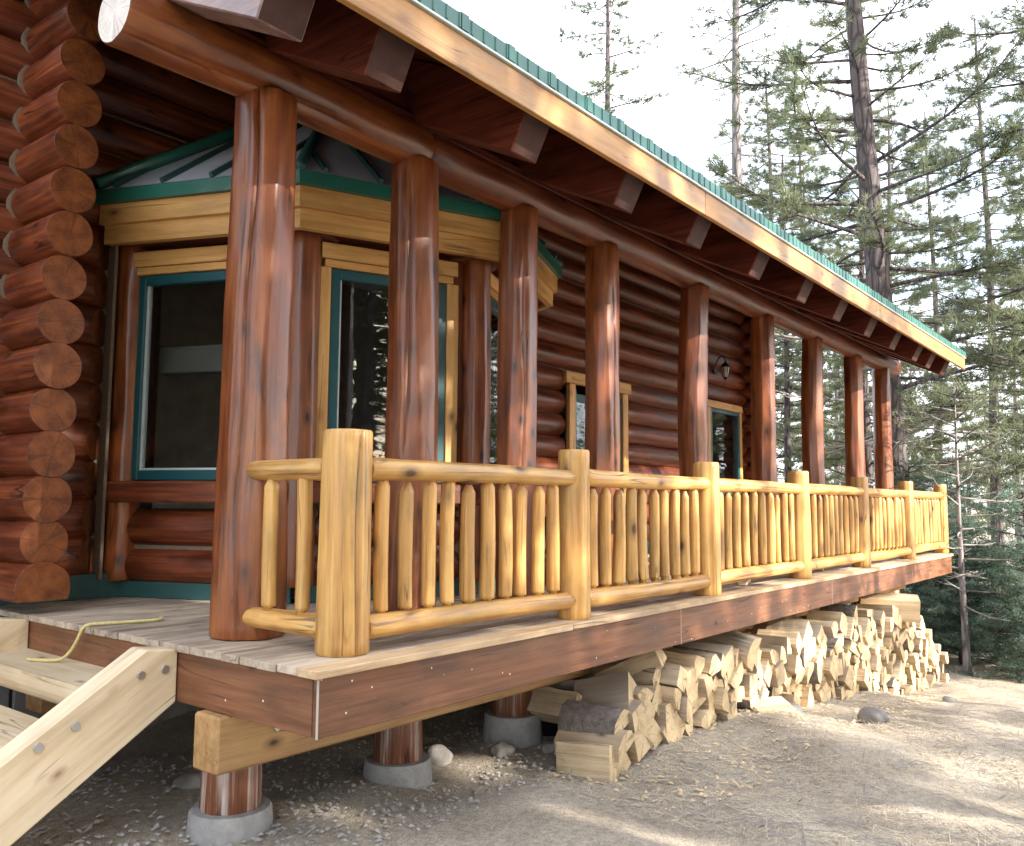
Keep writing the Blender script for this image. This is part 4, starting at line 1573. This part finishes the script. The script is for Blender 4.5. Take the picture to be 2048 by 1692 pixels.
link('finial', log_mesh(0.07, 0.05, 0.012, 4, n=10, wob=0, bev=0.004), [BLACKM, BLACKM], lan, along((0, -0.26, -0.175), (0, 0, -1)))

# offcuts on the deck under the rail
for (x, y, a, L, lab) in ((5.1, 0.27, 0.3, 0.34, 'pale wood offcut on the deck by the third railing post'), (4.75, 0.42, 0.1, 0.5, 'grey board scrap under the rail of the third section'),
                          (7.35, 0.36, 0.4, 0.22, 'short block of wood on the deck under the fourth railing section')):
    tag(link('wood_offcut', box_mesh(L, 0.08, 0.04, 0.006, seed=int(x * 10), jit=0.006), pale_wood('x'), None, Matrix.Translation((x, y, 0.023)) @ Matrix.Rotation(a, 4, 'Z')), lab, 'offcut',
        'wood offcuts on the deck')

# ------------------------------------------------------------------ ground litter


def litter(name, count, region, wl, L0, L1, mat, seed_, lift=0.006, thick=False):
    rng = np.random.RandomState(seed_)
    xs_, ys_ = [], []
    for (x0_, x1_, y0_, y1_, f) in region:
        k_ = int(count * f)
        xs_.append(rng.uniform(x0_, x1_, k_))
        ys_.append(rng.uniform(y0_, y1_, k_))
    X = np.concatenate(xs_)
    Y = np.concatenate(ys_)
    # clumpy
    keep = (np.sin(X * 2.3 + 1) * np.sin(Y * 3.1 + X) + rng.rand(len(X)) * 1.6) > 0.25
    X, Y = X[keep], Y[keep]
    n = len(X)
    Z = gz(X, Y) + lift + rng.rand(n) * 0.012
    a = rng.rand(n) * 6.28
    Ln = rng.uniform(L0, L1, n)
    el = rng.randn(n) * 0.18
    d = np.stack([np.cos(a) * np.cos(el), np.sin(a) * np.cos(el), np.abs(np.sin(el))], 1)
    s = np.stack([-np.sin(a), np.cos(a), np.zeros(n)], 1)
    c = np.stack([X, Y, Z], 1)
    p0 = c - d * Ln[:, None] / 2
    p1 = c + d * Ln[:, None] / 2
    ww = (wl * rng.uniform(0.6, 1.3, n))[:, None]
    up = np.array([0, 0, 1.0])
    V = np.stack([p0 - s * ww, p0 + s * ww, p1 + s * ww * .6, p1 - s * ww * .6, c + up * ww * 0.9], 1).reshape(-1, 3)
    base = np.arange(n)[:, None] * 5
    tr = np.concatenate([base + np.array([0, 1, 4]), base + np.array([1, 2, 4]), base + np.array([2, 3, 4]), base + np.array([3, 0, 4])], 0)
    me = bpy.data.meshes.new(name)
    me.vertices.add(len(V))
    me.vertices.foreach_set('co', V.ravel())
    me.loops.add(tr.size)
    me.loops.foreach_set('vertex_index', tr.ravel().astype(np.int32))
    me.polygons.add(len(tr))
    me.polygons.foreach_set('loop_start', (np.arange(len(tr)) * 3).astype(np.int32))
    me.update()
    me.validate()
    return kind(link(name, me, mat), 'stuff')


PEBBLE = plain('pale_pebbles', (0.40, 0.37, 0.34), 0.9, noise=0.35, nscale=5)
REG = ((1.8, 6, -2.6, 0.3, 0.5), (6, 12, -3.5, 0.0, 0.35), (12, 20, -4, 2, 0.15))
litter('straw', 17000, REG, 0.0017, 0.03, 0.12, STRAW, 5)
litter('twigs', 900, REG, 0.004, 0.10, 0.35, DEADWOOD, 6, 0.01)
litter('wood_chips', 900, ((1.9, 10, -0.8, 0.25, 1.0),), 0.011, 0.02, 0.06, CHIPS, 7, 0.004)
litter('gravel', 2600, ((-1.0, 3.0, 0.2, 2.6, 1.0),), 0.012, 0.02, 0.045, PEBBLE, 9, 0.0)

# ------------------------------------------------------------------ trees


def raw_mesh(name, V, T):
    me = bpy.data.meshes.new(name)
    V = np.asarray(V, dtype=np.float32)
    T = np.asarray(T, dtype=np.int32)
    me.vertices.add(len(V))
    me.vertices.foreach_set('co', V.ravel())
    me.loops.add(T.size)
    me.loops.foreach_set('vertex_index', T.ravel())
    me.polygons.add(len(T))
    me.polygons.foreach_set('loop_start', (np.arange(len(T)) * 3).astype(np.int32))
    me.update()
    me.validate()
    return me


def pine_meshes(seed_, H=18.0, r=0.28, crown0=3.0, nb=70, Lmax=2.6, e0=0.25, droop=0.10, K=14, needle=0.17, nw=0.009, dead=0.25, tuft_gap=0.17, top=0.5,
                bias=None, lean=(0, 0), flat=0.5, twigs=4.0, tipbias=0.35):
    rng = np.random.RandomState(seed_)
    # trunk
    k = 16
    tp = []
    for i in range(k):
        t = i / (k - 1)
        z = H * t
        tp.append((lean[0] * z + 0.06 * math.sin(z * 0.5 + seed_), lean[1] * z + 0.06 * math.cos(z * 0.37 + seed_), z))
    rad = [r * (1 - 0.86 * (i / (k - 1)) ** 0.9) * (1.18 if i == 0 else 1) for i in range(k)]
    TV, TF = tube_geo(tp, rad, 14)
    tpa = np.array(tp)
    WV, WF, DV, DF = [], [], [], []
    TC, TD = [], []
    ga = rng.rand() * 6.28
    for i in range(nb):
        u = (i + rng.rand()) / nb
        h = crown0 * 0.45 + (H * 0.985 - crown0 * 0.45) * u
        isdead = h < crown0 + 0.12 * H and rng.rand() < (0.9 if h < crown0 else dead)
        fr = max(0.0, (h - crown0) / (H - crown0))
        L = Lmax * ((1 - fr) ** top) * rng.uniform(0.45, 1.1) + 0.25
        if isdead:
            L *= rng.uniform(0.4, 0.9)
        az = ga + i * 2.399 + rng.randn() * 0.4
        if bias is not None and rng.rand() < bias[1]:
            az = bias[0] + rng.randn() * 0.8
        el = e0 * (0.2 + fr * 1.5) + rng.randn() * 0.16
        base = np.array([np.interp(h, tpa[:, 2], tpa[:, 0]), np.interp(h, tpa[:, 2], tpa[:, 1]), h])
        hd = np.array([math.cos(az), math.sin(az), 0])
        sd_ = np.array([-math.sin(az), math.cos(az), 0])
        pts = []
        wig = rng.randn(2) * 0.10
        for q in range(7):
            t = q / 6
            pts.append(base + hd * L * t * math.cos(el) + sd_ * L * (wig[0] * math.sin(t * 3) + wig[1] * t * t) +
                       np.array([0, 0, L * (math.sin(el) * t - droop * 2 * t * t + droop * 2.2 * t ** 3)]))
        br = max(0.012, min(r * 0.28, 0.011 + 0.011 * L))
        vv, ff = tube_geo(pts, [br * (1 - 0.8 * q / 6) for q in range(7)], 5)
        tgtV, tgtF = (DV, DF) if isdead else (WV, WF)
        o = len(tgtV)
        tgtV += vv
        tgtF += [tuple(o + x for x in f) for f in ff]
        P = np.array(pts)
        m = int(2 + L * twigs)
        for s in range(m):
            t = rng.uniform(0.22 if isdead else tipbias, 1.0)
            f = t * 6
            q = min(5, int(f))
            p = P[q] + (P[q + 1] - P[q]) * (f - q)
            tl = L * rng.uniform(0.14, 0.34) * (1.15 - t * 0.6) + 0.08
            ta = az + (1 if s % 2 else -1) * rng.uniform(0.4, 1.2)
            te = el * 0.5 + rng.uniform(-0.15, 0.5)
            d = np.array([math.cos(ta) * math.cos(te), math.sin(ta) * math.cos(te), math.sin(te) * flat + (rng.rand() - .5) * .3])
            d /= np.linalg.norm(d)
            cv = np.array([0, 0, 0.15 * tl])
            tp2 = [p, p + d * tl * 0.5 - cv * 0.3, p + d * tl + cv * 0.4]
            vv, ff = tube_geo(tp2, [max(0.005, br * 0.3), max(0.004, br * 0.2), 0.003], 3)
            o = len(tgtV)
            tgtV += vv
            tgtF += [tuple(o + x for x in f2) for f2 in ff]
            if not isdead:
                for g in np.arange(tl * 0.25, tl + 0.01, tuft_gap):
                    TC.append(p + d * g + rng.randn(3) * 0.03)
                    TD.append(d + np.array([0, 0, 0.35]))
        if not isdead:
            TC.append(P[-1])
            TD.append(hd + np.array([0, 0, .4]))
    C_ = np.array(TC)
    D_ = np.array(TD)
    n = len(C_)
    dirs = D_[:, None, :] * 0.75 + rng.randn(n, K, 3) * 0.62
    dirs /= np.linalg.norm(dirs, axis=2, keepdims=True)
    ln = needle * rng.uniform(0.6, 1.15, (n, K, 1))
    side = np.cross(dirs, rng.randn(n, K, 3))
    side /= np.linalg.norm(side, axis=2, keepdims=True) + 1e-9
    c = C_[:, None, :] + rng.randn(n, K, 3) * 0.03
    tip = c + dirs * ln
    V = np.stack([c - side * nw, c + side * nw, tip], 2).reshape(-1, 3)
    T = np.arange(len(V)).reshape(-1, 3)
    crown = raw_mesh('crown', V, T)
    trunk = mesh_from('trunk', TV, TF, [True] * len(TF))
    limbs = mesh_from('limbs', WV, WF, [True] * len(WF)) if WV else None
    deadm = mesh_from('dead_limbs', DV, DF, [True] * len(DF)) if DV else None
    return trunk, limbs, deadm, crown


def plant_tree(name, meshes, x, y, label, cat='tree', group=None, rz=0.0, s=1.0, bark=BARK, leaf=PINE, z=None):
    t = thing(name, label, cat, (x, y, float(gz(x, y)) - 0.05 if z is None else z), rz, group)
    t.scale = (s, s, s)
    tr, lb, dd, cr = meshes
    link('trunk', tr, bark, t)
    if lb:
        kind(link('limbs', lb, bark, t), 'stuff')
    if dd:
        kind(link('dead_limbs', dd, DEADWOOD, t), 'stuff')
    link('crown', cr, leaf, t)
    return t


G_BACK = 'pine trees standing behind the porch'
big = pine_meshes(1, H=26, r=0.36, crown0=4.5, nb=150, Lmax=4.2, e0=0.22, droop=0.16, K=24, needle=0.20, nw=0.009, dead=0.35, lean=(-0.125, 0.01), tuft_gap=0.2, top=0.35, twigs=4.2)
plant_tree('pine_tree', big, 19.0, 2.45, 'big pine with thick dark leaning trunk rising behind the roof end', group=G_BACK)
pale = pine_meshes(2, H=24, r=0.30, crown0=12.0, nb=110, Lmax=1.9, e0=0.1, droop=0.2, K=10, needle=0.2, nw=0.011, dead=0.8, tuft_gap=0.3, top=0.3, twigs=3)
plant_tree('pine_tree', pale, 21.4, 7.3, 'tall pale thin foliaged pine trunk above the middle of the roof', group=G_BACK, bark=BARK_PALE)
thin = pine_meshes(3, H=24, r=0.24, crown0=8.0, nb=85, Lmax=1.9, e0=0.1, droop=0.12, K=14, needle=0.24, nw=0.016, dead=0.2, tuft_gap=0.25, top=0.3, twigs=3.5)
plant_tree('pine_tree', thin, 22.2, 12.4, 'small distant pine showing alone in the white sky above the roof', group=G_BACK)
side = pine_meshes(4, H=20, r=0.24, crown0=2.6, nb=75, Lmax=3.0, e0=0.15, droop=0.12, K=24, needle=0.18, nw=0.007, dead=0.1, tuft_gap=0.2, bias=(2.2, 0.45), top=0.3, twigs=5)
plant_tree('pine_tree', side, 18.5, -2.9, 'dense pine at the right edge reaching branches into view', group=G_BACK, s=1.3)
mid = [pine_meshes(10 + i, H=15 + 2 * i, r=0.17 + 0.02 * i, crown0=1.6 + 0.6 * i, nb=100, Lmax=2.6, e0=0.12, droop=0.12, K=24, needle=0.22, nw=0.010, dead=0.25, tuft_gap=0.2, top=0.45, twigs=4)
       for i in range(3)]
spots = [(22.5, 4.1, 0, 1.0, 'slim trunked pine showing between the last two porch columns'), (24.0, 7.4, 1, 1.0, 'pale green pine behind the gap beside the sixth column'),
         (19.0, 5.05, 2, 0.62, 'thin straight young pine seen past the log wall end'), (24.5, -0.4, 1, 0.9, 'mid green pine behind the bare grey pole tree'),
         (20.5, -1.2, 0, 0.95, 'bushy pine filling the right edge behind the young firs'), (29, 2.0, 2, 1.0, 'distant pine behind the end of the railing'),
         (31, 5.5, 0, 1.2, 'distant pine between columns, left of the railing end'), (33, 9.5, 1, 1.1, 'far pine seen through the porch beside the sixth column'),
         (28, -2.8, 2, 0.9, 'distant pine at the right edge, left of the dense pine'), (38, 1.0, 1, 1.2, 'far pine behind all the others beyond the railing end'),
         (40, 6.0, 2, 1.1, 'farthest pine behind the last columns'), (36, -3.5, 0, 1.2, 'far pine low at the right edge of the clearing'), (42, 12.5, 1, 1.2, 'far pine behind the log wall end')]
for k, (x, y, i, s, lab) in enumerate(spots):
    plant_tree('pine_tree', mid[i], x, y, lab, group=G_BACK, rz=k * 1.3, s=s)
far_src = pine_meshes(61, H=14, r=0.2, crown0=1.0, nb=60, Lmax=2.6, e0=0.12, droop=0.1, K=5, needle=0.42, nw=0.035, dead=0.1, tuft_gap=0.3, top=0.5, twigs=3)
# bare pole
pole = pine_meshes(30, H=4.6, r=0.062, crown0=2.4, nb=40, Lmax=1.2, e0=0.25, droop=0.1, K=8, needle=0.14, nw=0.007, dead=0.9, tuft_gap=0.2, twigs=4)
plant_tree('bare_tree', pole, 12.75, -0.08, 'slender grey half dead tree standing just beyond the deck end', bark=BARK_PALE)
# young firs
firs = [pine_meshes(40 + i, H=2.6 + i * 0.7, r=0.05, crown0=0.15, nb=85, Lmax=1.15 + 0.15 * i, e0=0.15, droop=0.05, K=12, needle=0.065, nw=0.007, dead=0.0, tuft_gap=0.055, top=0.75, flat=0.15,
                    twigs=9, tipbias=0.15) for i in range(2)]
fspots = [(13.0, -0.95, 0, 0.8, 'lowest young fir on the open ground at the right edge'), (13.6, 0.15, 0, 0.85, 'small young fir at the foot of the grey half dead tree'), (14.1, 0.55, 0, 1.0, 'young blue green fir touching the far end of the firewood'), (13.9, -0.75, 1, 0.9, 'young fir to the right of the grey half dead tree'),
          (16.2, 0.9, 1, 1.0, 'young fir behind the end of the deck'), (15.6, -1.5, 0, 1.05, 'young fir at the right edge near the ground'),
          (18.5, 2.1, 1, 1.1, 'young fir behind the last railing section')]
for k, (x, y, i, s, lab) in enumerate(fspots):
    plant_tree('young_fir', firs[i], x, y, lab, cat='fir', group='young firs beyond the deck', rz=k * 2.1, s=s, leaf=FIR)
# trees across the yard: they shade the near porch and show in the bay windows
G_YARD = 'pines across the yard mirrored in the bay windows'
yspots = [(-11.0, -13.0, 1, 1.1), (-8.2, -15.0, 2, 1.1), (-6.0, -12.5, 0, 1.3), (-3.6, -14.5, 1, 1.2), (-1.4, -12.2, 2, 1.1), (0.8, -14.6, 0, 1.3), (2.6, -12.0, 1, 1.1),
          (4.5, -14.0, 2, 1.1), (9.7, -13.0, 0, 1.05), (-9.6, -17, 0, 1.4), (-4.9, -17.2, 2, 1.2), (-0.2, -17, 1, 1.3), (-2.4, -11.2, 0, 1.1), (3.0, -17.5, 0, 1.3), (1.2, -10.6, 1, 0.9), (-2.6, -19, 1, 1.2), (1.7, -20, 2, 1.1), (7.3, -19.5, 2, 1.25), (-6.5, -20, 0, 1.3)]
for k, (x, y, i, s) in enumerate(yspots):
    plant_tree('pine_tree', mid[i], x, y, 'pine across the yard mirrored in the bay window glass, %s from the stair side' % ordinal(k + 1), group=G_YARD, rz=k * 1.7, s=s)
for k, (x, y, i, s) in enumerate([(-9.5, 4.6, 0, 0.9), (-12.5, 2.8, 1, 0.9), (-12.0, 6.6, 2, 0.8), (-16.5, 4.5, 0, 1.1), (-8.8, 7.8, 1, 0.8)]):
    plant_tree('pine_tree', mid[i], x, y, 'pine beyond the stair end of the cabin mirrored in the first bay window, %s along' % ordinal(k + 1), group='pines beyond the stair end of the cabin',
               rz=k * 2.3, s=s)
# the far wood behind the clearing reads as one mass
rngf = np.random.RandomState(77)
cr_co = np.empty(len(far_src[3].vertices) * 3, dtype=np.float32)
far_src[3].vertices.foreach_get('co', cr_co)
cr_co = cr_co.reshape(-1, 3)
tr_co = np.array([v.co for v in far_src[0].vertices])
tr_tri = []
for p in far_src[0].polygons:
    v = list(p.vertices)
    for q in range(1, len(v) - 1):
        tr_tri.append((v[0], v[q], v[q + 1]))
tr_tri = np.array(tr_tri)
VV, TT, MI = [], [], []
o = 0
for k in range(46):
    dist = rngf.uniform(44, 85)
    az = math.radians(rngf.uniform(-14, 38))
    px, py = -2.4 + dist * math.cos(az), -3 + dist * math.sin(az)
    a = rngf.rand() * 6.28
    sc = rngf.uniform(0.8, 1.25)
    R = np.array([[math.cos(a), -math.sin(a), 0], [math.sin(a), math.cos(a), 0], [0, 0, 1]]) * sc
    off = np.array([px, py, float(gz(px, py))])
    VV.append(cr_co @ R.T + off)
    n = len(cr_co)
    TT.append(np.arange(n).reshape(-1, 3) + o)
    MI.append(np.zeros(n // 3, dtype=np.int32))
    o += n
    VV.append(tr_co @ R.T + off)
    TT.append(tr_tri + o)
    MI.append(np.ones(len(tr_tri), dtype=np.int32))
    o += len(tr_co)
me = raw_mesh('far_wood', np.concatenate(VV), np.concatenate(TT))
me.materials.append(PINE)
me.materials.append(BARK_PALE)
me.polygons.foreach_set('material_index', np.concatenate(MI))
kind(link('far_wood', me), 'stuff')
